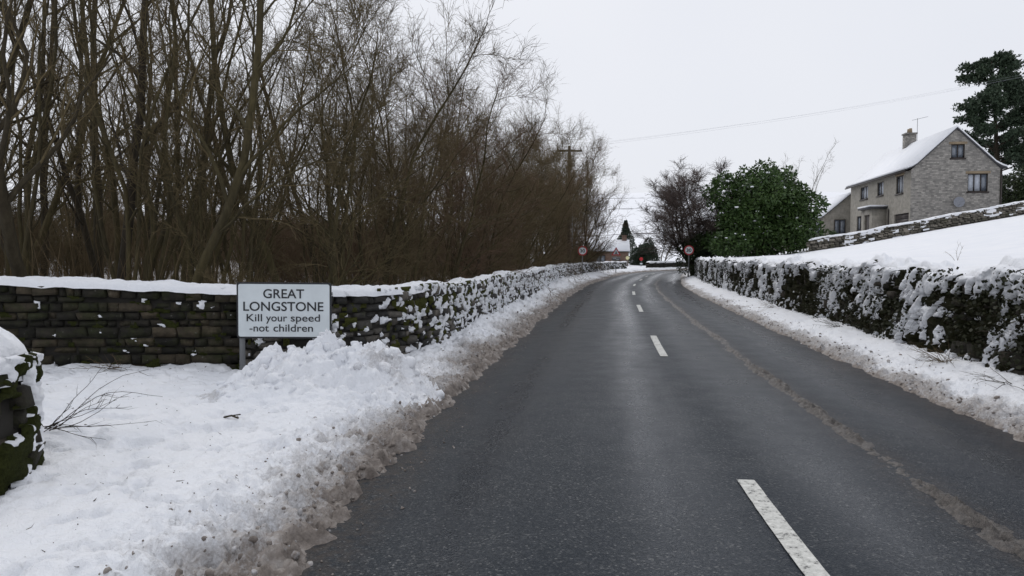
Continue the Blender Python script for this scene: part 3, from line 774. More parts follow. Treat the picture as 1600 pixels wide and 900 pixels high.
def disc(name, r, y, z, mat, parent, depth=.004, n=40, ring=None):
    if ring is None: return slab(name, [(r * math.cos(2 * pi * i / n), y, z + r * math.sin(2 * pi * i / n)) for i in range(n)], depth, mat, parent)
def round30(x, y, zc, base, rz, label):
    t = tag(empty('speed_limit_sign', (x, y, base), rz), label, 'road sign', 'speed limit signs at the village edge'); z = zc - base
    disc('red_border', .36, 0, z, RED, t, .006)
    disc('face', .268, -.004, z, WHITE, t, .003)
    lettering('30', -.185, .185, z - .125, .25, -.008, t, BLACK, .025)
    mb = MB(); mb.tube([(0, .05, -.2), (0, .05, z + .3)], .038, 10); mb.build('post', GREY, t, True)
    disc('back_plate', .35, .007, z, GREY, t, .004)
    return t
round30(5.20, 52, 2.12, .05, R(4), 'round red-ringed 30 speed limit sign beside the dry stone wall')
round30(13.05, 52, 2.16, .1, R(-6), 'round red-ringed 30 speed limit sign beside the gate pier')
def tri(name, r, y, z, mat, parent, depth=.004):
    return slab(name, [(r * math.cos(R(a)), y, z + r * math.sin(R(a))) for a in (90, 210, 330)], depth, mat, parent)
t = tag(empty('warning_sign', (9.75, 66, .3), R(5)), 'red and white triangular warning sign with plate below, past the wall', 'road sign')
tri('red_border', .52, 0, 1.78, RED, t, .006); tri('face', .33, -.004, 1.78, WHITE, t, .003)
mb = MB(); mb.box((-.05, -.007, 1.66), (.05, -.0045, 1.90)); mb.box((-.12, -.007, 1.62), (-.06, -.0045, 1.72)); mb.box((.06, -.007, 1.62), (.12, -.0045, 1.72)); mb.build('symbol', BLACK, t)
mb = MB(); mb.box((-.40, 0, 1.02), (.40, .006, 1.36)); mb.build('plate', GREY, t)
mb = MB(); mb.box((-.32, -.004, 1.22), (-.02, -.001, 1.27)); mb.box((.0, -.004, 1.10), (.28, -.001, 1.15)); mb.build('plate_marks', WHITE, t)
mb = MB(); mb.tube([(0, .05, -.4), (0, .05, 2.1)], .038, 8); mb.build('post', GREY, t)
t = tag(empty('red_sign', (16.6, 90.5, .2), 0), 'small red round sign on a post at the bend', 'road sign')
disc('face', .23, 0, 1.22, RED, t, .006); mb = MB(); mb.box((-.16, -.003, .52), (.16, .003, .70)); mb.build('plate', WHITE, t)
mb = MB(); mb.tube([(0, .05, -.3), (0, .05, 1.4)], .035, 8); mb.build('post', GREY, t)
t = tag(empty('pale_disc', (14.1, 86.0, .2), 0), 'pale yellow round disc on a post beside the brick cottage', 'road sign')  # plain pale yellow disc on a slim post
disc('face', .22, 0, 1.36, YEL, t, .006); mb = MB(); mb.tube([(0, .05, -.3), (0, .05, 1.5)], .03, 8); mb.build('post', GREY, t)

# ------------------------------------------------------------------ stone house
def mat_house(name, c1, c2, mortar, bw, rh, bump):
    m, t, p = nodes(name); N = NT(t); O = N.coord()
    mp = N.n('Mapping'); N.l(O, mp.inputs['Vector']); mp.inputs['Rotation'].default_value = (R(90), 0, 0)
    cx = N.n('SeparateXYZ'); N.l(O, cx.inputs[0]); cb = N.n('CombineXYZ')
    N.l(N.math('ADD', cx.outputs[0], cx.outputs[1]), cb.inputs[0]); N.l(cx.outputs[2], cb.inputs[1])
    wob = N.n('TexNoise', Scale=3.0, Detail=2.0); N.l(cb.outputs[0], wob.inputs['Vector'])
    va = N.n('VectorMath', operation='MULTIPLY_ADD'); N.l(wob.outputs['Color'], va.inputs[0]); va.inputs[1].default_value = (.10, .07, 0); N.l(cb.outputs[0], va.inputs[2])
    b = N.n('TexBrick', Scale=1.0); b.offset = .43; b.squash = 1.35; b.squash_frequency = 3
    b.inputs['Brick Width'].default_value = bw; b.inputs['Row Height'].default_value = rh; b.inputs['Mortar Size'].default_value = .014; b.inputs['Mortar Smooth'].default_value = .4
    b.inputs['Color1'].default_value = (*c1, 1); b.inputs['Color2'].default_value = (*c2, 1); b.inputs['Mortar'].default_value = (*mortar, 1)
    N.l(va.outputs[0], b.inputs['Vector'])
    f = N.noise(O, 3.2, 6, .7)
    c = N.mix(.8, b.outputs['Color'], N.ramp(f, (.3, (.62, .62, .62)), (.72, (1.3, 1.28, 1.25))), 'MULTIPLY')
    N.l(c, p.inputs['Base Color']); p.inputs['Roughness'].default_value = .9
    bb = N.bump(N.math('SUBTRACT', N.noise(O, 18, 5), b.outputs['Fac']), .8, bump); N.l(bb, p.inputs['Normal']); return m
RUBBLE = mat_house('house_rubble', (.19, .183, .172), (.40, .38, .35), (.26, .25, .235), .22, .115, .04)
ASHLAR = mat_house('house_ashlar', (.27, .255, .22), (.32, .30, .265), (.29, .275, .24), .7, .3, .006)
BRICK = mat_house('cottage_brick', (.14, .085, .062), (.19, .12, .09), (.17, .13, .11), .3, .1, .01)
LINTEL = simple('lintel_buff', (.27, .21, .14), .85, bump=.01)
FRAME = simple('window_frame_dark', (.028, .020, .016), .5)
GLASS = simple('glass', (.14, .16, .19), .08, var=.25, scale=1.2, spec=.9)
DARK = simple('dark_opening', (.012, .012, .013), .8)
CURT = simple('curtain_pale', (.42, .45, .50), .8)
SLATE = simple('slate_dark', (.05, .05, .055), .7)

def wall_face(name, L, topf, holes, reveal, mat, parent, splits=(), to3=None, z0=0.0):
    """a wall with real openings: columns between all x-splits, cells between z-splits, reveals round each hole"""
    xs = sorted(set([0, L] + [h[0] for h in holes] + [h[1] for h in holes] + list(splits)))
    zs = sorted(set([z0] + [h[2] for h in holes] + [h[3] for h in holes])); V, Fq = [], []
    def quad(a, b, c, d): n = len(V); V.extend([a, b, c, d]); Fq.append((n, n + 1, n + 2, n + 3))
    for xa, xb in zip(xs[:-1], xs[1:]):
        ta, tb = topf(xa), topf(xb); col = [z for z in zs if z < min(ta, tb) - .01]
        for i, z in enumerate(col):
            last = i == len(col) - 1; zt = None if last else col[i + 1]
            mid = ((xa + xb) / 2, (z + (zt if zt else z + .01)) / 2)
            if any(h[0] < mid[0] < h[1] and h[2] < mid[1] < h[3] for h in holes): continue
            quad(to3(xa, z, 0), to3(xb, z, 0), to3(xb, tb if last else zt, 0), to3(xa, ta if last else zt, 0))
    for (a, b, c, d) in holes:
        quad(to3(a, c, 0), to3(a, d, 0), to3(a, d, reveal), to3(a, c, reveal)); quad(to3(b, c, 0), to3(b, d, 0), to3(b, d, reveal), to3(b, c, reveal))
        quad(to3(a, d, 0), to3(b, d, 0), to3(b, d, reveal), to3(a, d, reveal)); quad(to3(a, c, 0), to3(b, c, 0), to3(b, c, reveal), to3(a, c, reveal))
    return add(name, mk_mesh(name, V, Fq), mat, parent)
def obox(mbx, to3, a, b, c, d, w0, w1):
    V = [to3(x, z, w_) for w_ in (w0, w1) for x, z in ((a, c), (b, c), (b, d), (a, d))]
    mbx.put(V, [(3, 2, 1, 0), (4, 5, 6, 7), (0, 1, 5, 4), (1, 2, 6, 5), (2, 3, 7, 6), (3, 0, 4, 7)])
def window(to3, hole, lights, parent, reveal, lintel=True, curtain=False, fr=.06):
    a, b, c, d = hole
    mb = MB(); w0, w1 = reveal - .09, reveal - .03
    for q in ((a, a + fr, c, d), (b - fr, b, c, d), (a + fr, b - fr, c, c + fr), (a + fr, b - fr, d - fr, d)): obox(mb, to3, *q, w0, w1)
    for i in range(1, lights):
        x = a + (b - a) * i / lights; obox(mb, to3, x - fr * .5, x + fr * .5, c + fr, d - fr, w0, w1)
    wn = mb.build('window', FRAME, parent)
    for i in range(lights):
        xa = a + (b - a) * i / lights + fr * .5; xb = a + (b - a) * (i + 1) / lights - fr * .5
        mb = MB(); obox(mb, to3, xa, xb, c + fr, d - fr, reveal - .055, reveal - .045); mb.build('pane', CURT if curtain and i != lights - 1 else GLASS, wn)
    mb = MB(); obox(mb, to3, a - .08, b + .08, c - .11, c, -.06, reveal); mb.build('sill', FRAME, wn)
    if lintel: mb = MB(); obox(mb, to3, a - .15, b + .15, d, d + .18, -.015, .05); mb.build('lintel', LINTEL, wn)
H = tag(empty('stone_house', (29.3, 52.0, 2.9), math.atan2(-.148, .989)), 'tall stone house with steep snow covered roof, chimney and aerial above the field', 'house')
EV, AP, GW, GL = 5.15, 8.05, 6.0, 13.5
gab = lambda x, z, w_: (x, w_, z)                    # gable: plane y=0, depth into +y
frt = lambda l, z, w_: (w_, l, z)                    # front: plane x=0, depth into +x
top_g = lambda x: EV + (AP - EV) * (1 - abs(x - GW / 2) / (GW / 2))
hg = [(3.85, 5.2, 3.5, 4.8), (2.68, 3.6, 5.95, 6.95)]
wall_face('gable_wall', GW, top_g, hg, .16, RUBBLE, H, (GW / 2,), gab)
hf_ = [(1.4, 2.8, 3.6, 4.95), (5.4, 6.8, 3.8, 4.9), (9.0, 10.9, 3.8, 4.9), (.25, 3.0, 0.0, 2.05), (10.4, 11.7, 1.1, 2.4)]
wall_face('front_wall', GL, lambda l: EV, hf_, .16, ASHLAR, H, (), frt)
wall_face('rear_gable', GW, top_g, [], .1, RUBBLE, H, (GW / 2,), lambda x, z, w_: (x, GL - w_, z))
wall_face('back_wall', GL, lambda l: EV, [], .1, RUBBLE, H, (), lambda l, z, w_: (GW - w_, l, z))
window(gab, hg[0], 3, H, .16, curtain=True); window(gab, hg[1], 2, H, .16)
window(frt, hf_[0], 3, H, .16, curtain=True); window(frt, hf_[1], 2, H, .16, lintel=False, curtain=True); window(frt, hf_[2], 3, H, .16, lintel=False, curtain=True)
window(frt, hf_[4], 2, H, .16, lintel=False)
mb = MB(); obox(mb, frt, .25, 3.0, 0, 2.05, .10, .15)
gd = mb.build('garage_door', DARK, H)
for i in range(5):
    mb = MB(); obox(mb, frt, .3, 2.95, .1 + i * .39, .12 + i * .39 + .30, .085, .10); mb.build('panel', FRAME, gd)
# porch
mb = MB(); mb.box((-1.1, 4.6, 0), (0, 4.78, 2.65)); mb.box((-1.1, 6.95, 0), (0, 7.1, 2.65)); mb.box((-1.1, 4.78, 0), (-.94, 5.15, 2.65)); mb.box((-1.1, 6.35, 0), (-.94, 6.95, 2.65)); mb.box((-1.1, 5.15, 2.2), (-.94, 6.35, 2.65))
po = mb.build('porch', ASHLAR, H)
mb = MB(); mb.box((-1.32, 4.4, 2.65), (0, 7.3, 2.80)); mb.build('roof', SLATE, po)
mb = MB(); mb.box((-1.34, 4.38, 2.80), (0, 7.32, 2.92)); mb.build('snow', SNOW, po)
mb = MB(); mb.box((-1.0, 5.15, 0), (-.95, 6.35, 2.2)); mb.build('door', FRAME, po)
mb = MB(); obox(mb, frt, 4.05, 4.3, .8, 2.55, -.03, .01); mb.build('narrow_window', FRAME, H)  # flat dark box standing in for a narrow window beside the porch
mb = MB(); mb.tube([(GW + .05, -.08, 0), (GW + .05, -.08, EV - .1)], .05, 8); mb.build('downpipe', FRAME, H)
# roof with slightly kicked eaves, slate below snow
def roof(name, mat, lift, thick, ov, parent):
    prof = [(GW / 2, AP + lift)]
    sl = (AP - EV) / (GW / 2)
    prof += [(.35, EV + .35 * sl + lift), (.02, EV + .13 + lift), (-.38 - ov * .3, EV - .04 + lift)]
    lft = prof[::-1]; rgt = [(GW - x, z) for x, z in prof[1:]]; line = lft + rgt
    y0, y1 = -.12 - ov, GL + .12 + ov; n = len(line); V = []
    for y in (y0, y1):
        V += [(x, y, z + thick) for x, z in line] + [(x, y, z) for x, z in line]
    q = []
    for i in range(n - 1):
        q += [(i, i + 1, 2 * n + i + 1, 2 * n + i), (n + i, 3 * n + i, 3 * n + i + 1, n + i + 1), (i, n + i, n + i + 1, i + 1), (2 * n + i, 2 * n + i + 1, 3 * n + i + 1, 3 * n + i)]
    q += [(0, 2 * n, 3 * n, n), (n - 1, 2 * n - 1, 4 * n - 1, 3 * n - 1)]
    return add(name, mk_mesh(name, V, q), mat, parent)
rf = roof('roof', SLATE, .02, .09, .06, H); roof('snow_layer', SNOW, .112, .13, .03, rf)
mb = MB(); mb.tube([(-.46, -.1, EV - .10), (-.46, GL + .1, EV - .10)], .06, 8); mb.build('gutter', FRAME, H)
mb = MB(); mb.box((2.6, 8.0, AP - .6), (3.4, 8.75, AP + 1.0)); mb.box((2.53, 7.93, AP + 1.0), (3.47, 8.82, AP + 1.12)); ch = mb.build('chimney', RUBBLE, rf)
for yy in (8.2, 8.55):
    mb = MB(); mb.tube([(3.0, yy, AP + 1.12), (3.0, yy, AP + 1.5)], [.15, .12], 10); mb.build('chimney_pot', LINTEL, rf)
mb = MB(); mb.tube([(3.45, 8.0, AP + .2), (3.45, 8.0, AP + 2.3)], .018, 6); mb.tube([(2.95, 7.8, AP + 2.1), (4.35, 8.2, AP + 2.45)], .014, 5)
for i in range(7): mb.tube([(3.2 + i * .16, 7.75 + i * .045, AP + 2.16 + i * .04), (3.1 + i * .16, 8.1 + i * .045, AP + 2.16 + i * .04)], .01, 4)
mb.build('aerial', GREY, H)
mb = MB(); n = 20
V = [(0, 0, 0)] + [(.38 * math.cos(2 * pi * i / n), -.08, .38 * math.sin(2 * pi * i / n)) for i in range(n)]
mb.put(np.array(V) + (3.2, -.18, 2.75), t=[(0, 1 + (i + 1) % n, 1 + i) for i in range(n)]); mb.tube([(3.2, -.16, 2.75), (3.2, .02, 2.6)], .025, 6); mb.tube([(3.2, -.2, 2.5), (3.2, -.55, 2.7)], .012, 5)
mb.build('satellite_dish', simple('dish_grey', (.22, .23, .26), .6), H)

def gable_house(name, label, loc, rz, W, L, ev, ap, mat, cat='house', win=(), chim=None, snow_t=.16):
    t = tag(empty(name, loc, rz), label, cat); mb = MB()
    V = [(x, y, z) for y in (0, L) for x, z in ((0, -.5), (W, -.5), (W, ev), (W / 2, ap), (0, ev))]
    me = bpy.data.meshes.new('wall'); me.from_pydata(V, [], [(0, 1, 2, 3, 4), (9, 8, 7, 6, 5), (0, 4, 9, 5), (1, 6, 7, 2)]); me.update(); add('wall', me, mat, t)
    for nm, m_, lift, th in (('roof', SLATE, .01, .08), ('snow_layer', SNOW, .092, snow_t)):
        line = [(-.25, ev - .25 * (ap - ev) / (W / 2) + lift), (W / 2, ap + lift), (W + .25, ev - .25 * (ap - ev) / (W / 2) + lift)]; V = []
        for y in (-.2, L + .2): V += [(x, y, z + th) for x, z in line] + [(x, y, z) for x, z in line]
        q = []
        for i in range(2): q += [(i, i + 1, 6 + i + 1, 6 + i), (3 + i, 9 + i, 9 + i + 1, 3 + i + 1), (i, 3 + i, 4 + i, i + 1), (6 + i, 7 + i, 10 + i, 9 + i)]
        q += [(0, 6, 9, 3), (2, 5, 11, 8)]
        o = add(nm, mk_mesh(nm, V, q), m_, t if nm == 'roof' else rfo)
        if nm == 'roof': rfo = o
    for (face, a, b, c, d) in win:
        to3 = (lambda l, z, w_: (w_ - .19, l, z)) if face == 'front' else (lambda x, z, w_: (x, w_ - .19, z))
        window(to3, (a, b, c, d), 2, t, .16, lintel=False)
    if chim:
        mb = MB(); mb.box((W / 2 - .35, chim, ap - .4), (W / 2 + .35, chim + .6, ap + .75)); mb.box((W / 2 - .4, chim - .05, ap + .75), (W / 2 + .4, chim + .65, ap + .85)); c = mb.build('chimney', mat, rfo)
    return t
gable_house('low_stone_annexe', 'low annexe with snowy roof at the far end of the stone house', (29.6, 67.0, 2.9), math.atan2(-.148, .989), 4.5, 7.0, 2.65, 4.6, ASHLAR, 'outbuilding', [('front', .8, 2.6, 1.0, 2.3), ('gable', .9, 1.9, .9, 2.3)])
gable_house('distant_snowy_house', 'snow roofed house showing behind the big green laurel', (31.5, 79.0, 2.4), R(75), 6, 9.5, 3.5, 6.2, ASHLAR, 'house', [], chim=8.2)
gable_house('brick_cottage', 'brown brick cottage with white snowy roof past the bend', (15.2, 92.0, -.1), R(83), 5.4, 9.0, 2.55, 3.85, BRICK, 'house', [('front', 3.0, 4.2, .9, 2.0)], chim=.15)

# ------------------------------------------------------------------ bare trees
def unit(v): return v / (np.linalg.norm(v) + 1e-9)
def grow(r, p, d, L, rad, n, wander, up, tip=.25):
    pts = [np.array(p, float)]; d = unit(np.array(d, float)); D = [d]
    for i in range(n):
        d = unit(d + r.normal(0, wander, 3) + np.array([0, 0, up])); pts.append(pts[-1] + d * L / n); D.append(d)
    t = np.linspace(0, 1, n + 1); return np.array(pts), rad * (1 - t * (1 - tip)), np.array(D)
def sample(P, D, t):
    x = t * (len(P) - 1); i = min(int(x), len(P) - 2); f = x - i; return P[i] * (1 - f) + P[i + 1] * f, unit(D[i] * (1 - f) + D[i + 1] * f)
def side_dir(r, d, ang):
    a = unit(np.cross(d, r.normal(0, 1, 3))); return d * math.cos(ang) + a * math.sin(ang)
def make_tree(name, label, cat, group, seed, H=9., stems=1, base_r=.1, lean=(0, 0), stem_spread=.12, n1=14, t1=.3, l1=.34, a1=.75, n2=8, l2=.42, n3=7, n4=2, tw=.55,
              up0=.05, up1=.06, wander=.10, bark=None, twig=None, droop=0.0, rmin=.0042):
    r = np.random.default_rng(seed); T = MB(); C = MB(); P3 = []; D3 = []; L3 = []
    for k in range(stems):
        a = 2 * pi * (k + r.uniform(-.3, .3)) / max(stems, 1); sp = stem_spread * (stems > 1) * r.uniform(.4, 1.3)
        d0 = np.array([math.cos(a) * sp + lean[0], math.sin(a) * sp + lean[1], 1.0]) + r.normal(0, .04, 3)
        h = H * r.uniform(.78, 1.05) * (1 if k == 0 else r.uniform(.75, 1)); rr = base_r * r.uniform(.75, 1.15)
        b = (math.cos(a) * .18 * (stems > 1), math.sin(a) * .18 * (stems > 1), -.3)
        P, Rd, D = grow(r, b, d0, h, rr, 14, wander, up0, .16); Rd = Rd.copy(); Rd[0] *= 1.35
        T.tube(P, Rd, 7)
        for i in range(n1):
            t = t1 + (1 - t1) * (i + r.random()) / n1; p, d = sample(P, D, min(t, .99)); rad = np.interp(t, np.linspace(0, 1, 15), Rd)
            L = H * l1 * r.uniform(.6, 1.2) * (1.15 - .65 * t)
            P1, R1, D1 = grow(r, p, side_dir(r, d, a1 * r.uniform(.6, 1.25)), L, max(rad * r.uniform(.35, .6), .009), 7, wander * 1.5, up1, .22)
            T.tube(P1, R1, 5, cap=False)
            for j in range(n2):
                t2 = .15 + .85 * (j + r.random()) / n2; p2, d2 = sample(P1, D1, min(t2, .99))
                L2 = L * l2 * r.uniform(.5, 1.2) * (1.2 - .6 * t2)
                P2, R2, D2 = grow(r, p2, side_dir(r, d2, .8 * r.uniform(.5, 1.2)), L2, max(np.interp(t2, np.linspace(0, 1, 8), R1) * .5, .006), 4, wander * 1.8, up1 * .8 - droop, .4)
                C.tube(P2, R2, 4, cap=False)
                for m in range(n3):
                    t3 = .1 + .9 * (m + r.random()) / n3; p3, d3 = sample(P2, D2, min(t3, .99)); P3.append(p3); D3.append(side_dir(r, d3, .75 * r.uniform(.4, 1.3))); L3.append(tw * r.uniform(.45, 1.25))
    P3, D3, L3 = np.array(P3), np.array(D3), np.array(L3); n = len(P3)
    D3[:, 2] += up1 * 1.5 - droop
    M, E, Da, Db = C.twigs(P3, D3, L3, np.full(n, rmin * 1.15), r.normal(0, .25, (n, 3)))
    if n4:
        pos = np.concatenate([P3 + (E - P3) * f for f in np.linspace(.35, .85, n4)]); dr = np.concatenate([Db] * n4); nn = len(pos)
        dr = dr + r.normal(0, .62, (nn, 3)); C.twigs(pos, dr, np.concatenate([L3] * n4) * r.uniform(.35, .75, nn), np.full(nn, rmin), r.normal(0, .3, (nn, 3)))
    root = tag(empty(name), label, cat, group)
    tr = T.build('trunk', bark or BARK, root, True); cr = C.build('crown', twig or TWIG, root)
    CH[root.name] = [tr, cr]; return root

GW_ = 'bare trees in the wood behind the wall'
poles = [make_tree('pole_tree', 'tall slender bare tree with upright limbs in the wood', 'tree', GW_, 100 + k, H=13 + k * .6, base_r=.075 + .013 * k, n1=18, t1=.16, l1=.20, a1=.75, n2=5, n3=5, n4=1, tw=.5, wander=.10, bark=(BARK, BARK_DARK, BARK, BARK_DARK)[k], twig=TWIG) for k in range(4)]
thick = [make_tree('thick_tree', 'thick dark trunked bare tree in the wood', 'tree', GW_, 120 + k, H=15, base_r=.14, n1=14, t1=.22, l1=.28, a1=.8, n2=6, n3=5, n4=1, tw=.5, wander=.06, bark=BARK_DARK, twig=TWIG) for k in range(2)]
copp = [make_tree('coppice_tree', 'many stemmed bare coppice tree with olive stems in the wood', 'tree', GW_, 140 + k, H=9.5, stems=6 + k, base_r=.047, stem_spread=.24, n1=8, t1=.2, l1=.20, a1=.65, n2=4, n3=5, n4=1, tw=.5, wander=.11, bark=BARK, twig=TWIG) for k in range(3)]
thorn = [make_tree('thorn_tree', 'dense twiggy bare thorn tree leaning over the dry stone wall', 'tree', 'bare thorn trees along the dry stone wall', 160 + k, H=8.8, stems=3, base_r=.075, stem_spread=.25, lean=(.20, -.03), n1=15, t1=.12, l1=.36, a1=.85, n2=8, n3=8, n4=2, tw=.62, wander=.10, up1=.05, bark=BARK, twig=(TWIG, TWIG_RED, TWIG)[k]) for k in range(3)]
brush = [make_tree('brushwood_shrub', 'low tangled leafless shrub under the trees of the wood', 'shrub', 'brushwood under the trees', 180 + k, H=3.0, stems=9, base_r=.02, stem_spread=.45, n1=7, t1=.15, l1=.35, a1=.7, n2=5, n3=6, n4=2, tw=.42, wander=.13, bark=(STALK, TWIG)[k], twig=(TWIG, TWIG_RED)[k], rmin=.005) for k in range(2)]

used = set(); placed = []
def place(proto, x, y, z, rz, sc_):
    if proto.name not in used:
        used.add(proto.name); proto.location = (x, y, z); proto.rotation_euler = (0, 0, rz); proto.scale = sc_; return proto
    return copy_tree(proto, (x, y, z), rz, sc_)
rw = np.random.default_rng(77)
def wood_z(x, y):
    S, O = road_of([x], [y]); o = O[0]
    return float(-.05 + sst(-7, -11, o) * (.35 + .055 * np.clip(-o - 8, 0, 34)))
# row leaning over the roadside wall
s = s_of_y(12.8)
while s < s_of_y(63):
    off = -5.6 - rw.uniform(0, 1.0) - .95 * float(sst(s_of_y(24), s_of_y(50), s)); x, y = (float(v) for v in at_road(s, off))
    k = rw.uniform(.84, .98) * (1 + .14 * float(sst(28, 46, s)))
    place(thorn[rw.integers(3)], x, y, .05, (rw.uniform(1.0, 2.6) if s < 30 else rw.uniform(-.5, .5)), (k, k, k * rw.uniform(.95, 1.08))); placed.append((x, y))
    s += rw.uniform(1.9, 2.9)
# the wood itself
cnt = 0
for tries in range(6000):
    x, y = rw.uniform(-36, 8), rw.uniform(10.6, 62)
    if abs(x / y * 1100) > 900: continue
    S, O = road_of([x], [y])
    if O[0] > -6.6 or (x < -3 and y < 10.6): continue
    md = 1.25 if y < 20 else 1.9 if y < 30 else 3.0
    if any((x - a) ** 2 + (y - b) ** 2 < md * md for a, b in placed): continue
    placed.append((x, y)); u = rw.random(); near_edge = O[0] > -7.6 and y > 13
    pr = thorn[rw.integers(3)] if near_edge and u < .5 else thick[rw.integers(2)] if u < .14 and y > 13.5 else poles[rw.integers(4)] if u < .6 else copp[rw.integers(3)]
    if y > 19 and x < -.24 * y and rw.random() < .34: continue
    k = rw.uniform(.8, 1.15)
    if O[0] > -11 and y > 17: k *= .68
    o = place(pr, x, y, wood_z(x, y), rw.uniform(0, 2 * pi), (k, k, k * rw.uniform(.92, 1.12)))
    cnt += 1
    if cnt >= 185: break
nb = 0
for tries in range(4000):
    x, y = rw.uniform(-38, 8), rw.uniform(10.8, 66)
    if abs(x / y * 1100) > 880: continue
    S, O = road_of([x], [y])
    if O[0] > -5.6: continue
    k = rw.uniform(.55, .9) * (1 + .012 * y)
    place(brush[rw.integers(2)], x, y, wood_z(x, y), rw.uniform(0, 6.28), (k, k, k * rw.uniform(.8, 1.1))); nb += 1
    if nb >= 90: break
# dead stalks and saplings rising behind the wall, too many to count
n = 9000; X = rw.uniform(-34, 8, n); Y = rw.uniform(10.2, 60, n); S, O = road_of(X, Y); ok = (O < -4.9) & (np.abs(X / Y * 1100) < 880) & ~((X < -2.2) & (Y < 10))
X, Y, O = X[ok], Y[ok], O[ok]; n = len(X); Z = -.1 + sst(-7, -11, O) * (.35 + .055 * np.clip(-O - 8, 0, 34))
mb = MB(); mb.twigs(np.stack([X, Y, Z], 1), np.stack([rw.normal(0, .22, n), rw.normal(0, .22, n), np.ones(n)], 1), rw.uniform(1.0, 3.2, n), rw.uniform(.004, .010, n), rw.normal(0, .25, (n, 3)))
tag(mb.build('undergrowth', STALK), 'thin brown dead stalks and saplings crowding the wood', 'undergrowth', kind='stuff')

# ---- trees on the other side of the road and far off
def solo(root, x, y, z, rz, k): root.location = (x, y, z); root.rotation_euler = (0, 0, rz); root.scale = (k, k, k); return root
solo(make_tree('bare_roadside_tree', 'wide spreading bare tree with fine twigs past the end of the dry stone wall', 'tree', None, 201, H=8.6, stems=3, base_r=.10, stem_spread=.30, n1=14, t1=.15, l1=.40, a1=.9, n2=7, n3=7, n4=2, tw=.6, up1=.08, bark=BARK_DARK, twig=TWIG_RED, rmin=.007), 5.7, 59.0, .1, .4, 1.22)
solo(make_tree('purple_twigged_tree', 'dense purplish bare tree beside the big green laurel', 'tree', None, 203, H=7.6, stems=9, base_r=.07, stem_spread=.42, n1=13, t1=.12, l1=.32, a1=.85, n2=7, n3=7, n4=3, tw=.6, up1=.05, bark=BARK_DARK, twig=TWIG_PURPLE, rmin=.008), 14.4, 55.5, .9, .2, 1.0).scale = (1.6, 1.3, 1.08)
solo(make_tree('sapling', 'thin pale bare sapling rising behind the big green laurel', 'tree', None, 205, H=10.2, stems=5, base_r=.05, stem_spread=.13, n1=9, t1=.4, l1=.2, a1=.4, n2=4, n3=4, n4=0, tw=.5, bark=BARK, twig=TWIG), 22.3, 56.5, 2.2, 0, .95)
solo(make_tree('far_bare_tree', 'small pale bare tree at the bend beyond the gate pier', 'tree', None, 207, H=7.5, stems=2, base_r=.11, stem_spread=.2, n1=12, t1=.25, l1=.35, n2=6, n3=5, n4=1, tw=.6, bark=BARK, twig=TWIG, rmin=.008), 21.4, 101, 0, 0, .95)
solo(make_tree('garden_tree', 'small snowy bare tree behind the low annexe', 'tree', None, 209, H=5, stems=3, base_r=.1, stem_spread=.5, n1=9, t1=.3, l1=.4, n2=6, n3=5, n4=1, tw=.5, bark=BARK_DARK, twig=TWIG_PURPLE, rmin=.01), 36.2, 78, 3.5, 0, .95)

# ---- evergreens
def leaf_quads(r, C, Nn, size, droop=.2):
    """one pointed leaf (two triangles folded on the midrib) per centre"""
    n = len(C); d = r.normal(0, 1, (n, 3)) + Nn * .7; d[:, 2] -= droop; d /= np.linalg.norm(d, axis=1)[:, None]
    sdir = np.cross(d, r.normal(0, 1, (n, 3))); sdir /= np.linalg.norm(sdir, axis=1)[:, None]
    L = size * r.uniform(.7, 1.3, n)[:, None]; w_ = L * .24
    V = np.stack([C, C + d * L * .5 + sdir * w_, C + d * L, C + d * L * .5 - sdir * w_], 1)
    o = np.arange(n)[:, None] * 4; return V, np.concatenate([o + np.array([[0, 1, 2]]), o + np.array([[0, 2, 3]])])
def blob_points(r, blobs, n):
    """points spread through and on lumps; blobs: (cx, cy, cz, rx, ry, rz)"""
    B = np.array(blobs); wgt = (B[:, 3] * B[:, 4]) ** .9; i = r.choice(len(B), n, p=wgt / wgt.sum())
    u = r.normal(0, 1, (n, 3)); u /= np.linalg.norm(u, axis=1)[:, None]; k = 1 - .35 * r.random(n) ** 2
    k *= .82 + .36 * fbm(u[:, 0] * 3 + i * 5, u[:, 1] * 3, u[:, 2] * 3, seed=9)
    return B[i, :3] + u * B[i, 3:] * k[:, None], u
def bush(name, label, cat, loc, blobs, n, size, mat, seed, snow=0, group=None, stem=True):
    r = np.random.default_rng(seed); root = tag(empty(name, loc), label, cat, group)
    C, Nn = blob_points(r, blobs, n); V, t = leaf_quads(r, C, Nn, size); mb = MB(); mb.put(V, t=t); mb.build('foliage', mat, root)
    if stem:
        mb = MB()
        for b in blobs[::2]:
            P, Rd, D = grow(r, (r.normal(0, .15), r.normal(0, .15), -.3), (b[0] * .7, b[1] * .7, b[2] + .2), np.linalg.norm(b[:3]), .07, 7, .08, .02); mb.tube(P, Rd, 6)
        mb.build('stem', BARK_DARK, root)
    if snow:
        C, Nn = blob_points(r, blobs, snow * 6); C = C[(Nn[:, 2] > .05)][:snow]; mb = MB()
        for c in C:
            V, T = VAR[r.integers(len(VAR))]; s_ = r.uniform(.06, .2); mb.put(V * np.array([s_ * 1.3, s_ * 1.3, s_ * .6]) + c + (0, -.03, .03), t=T)
        tag(mb.build('snow_clump', SNOW, root), kind='stuff')
    return root
rb = np.random.default_rng(31)
bl = [(rb.uniform(-2.9, 2.9), rb.uniform(-1.6, 1.6), rb.uniform(.9, 4.6), rb.uniform(.8, 1.4), rb.uniform(.8, 1.4), rb.uniform(.7, 1.25)) for _ in range(34)]
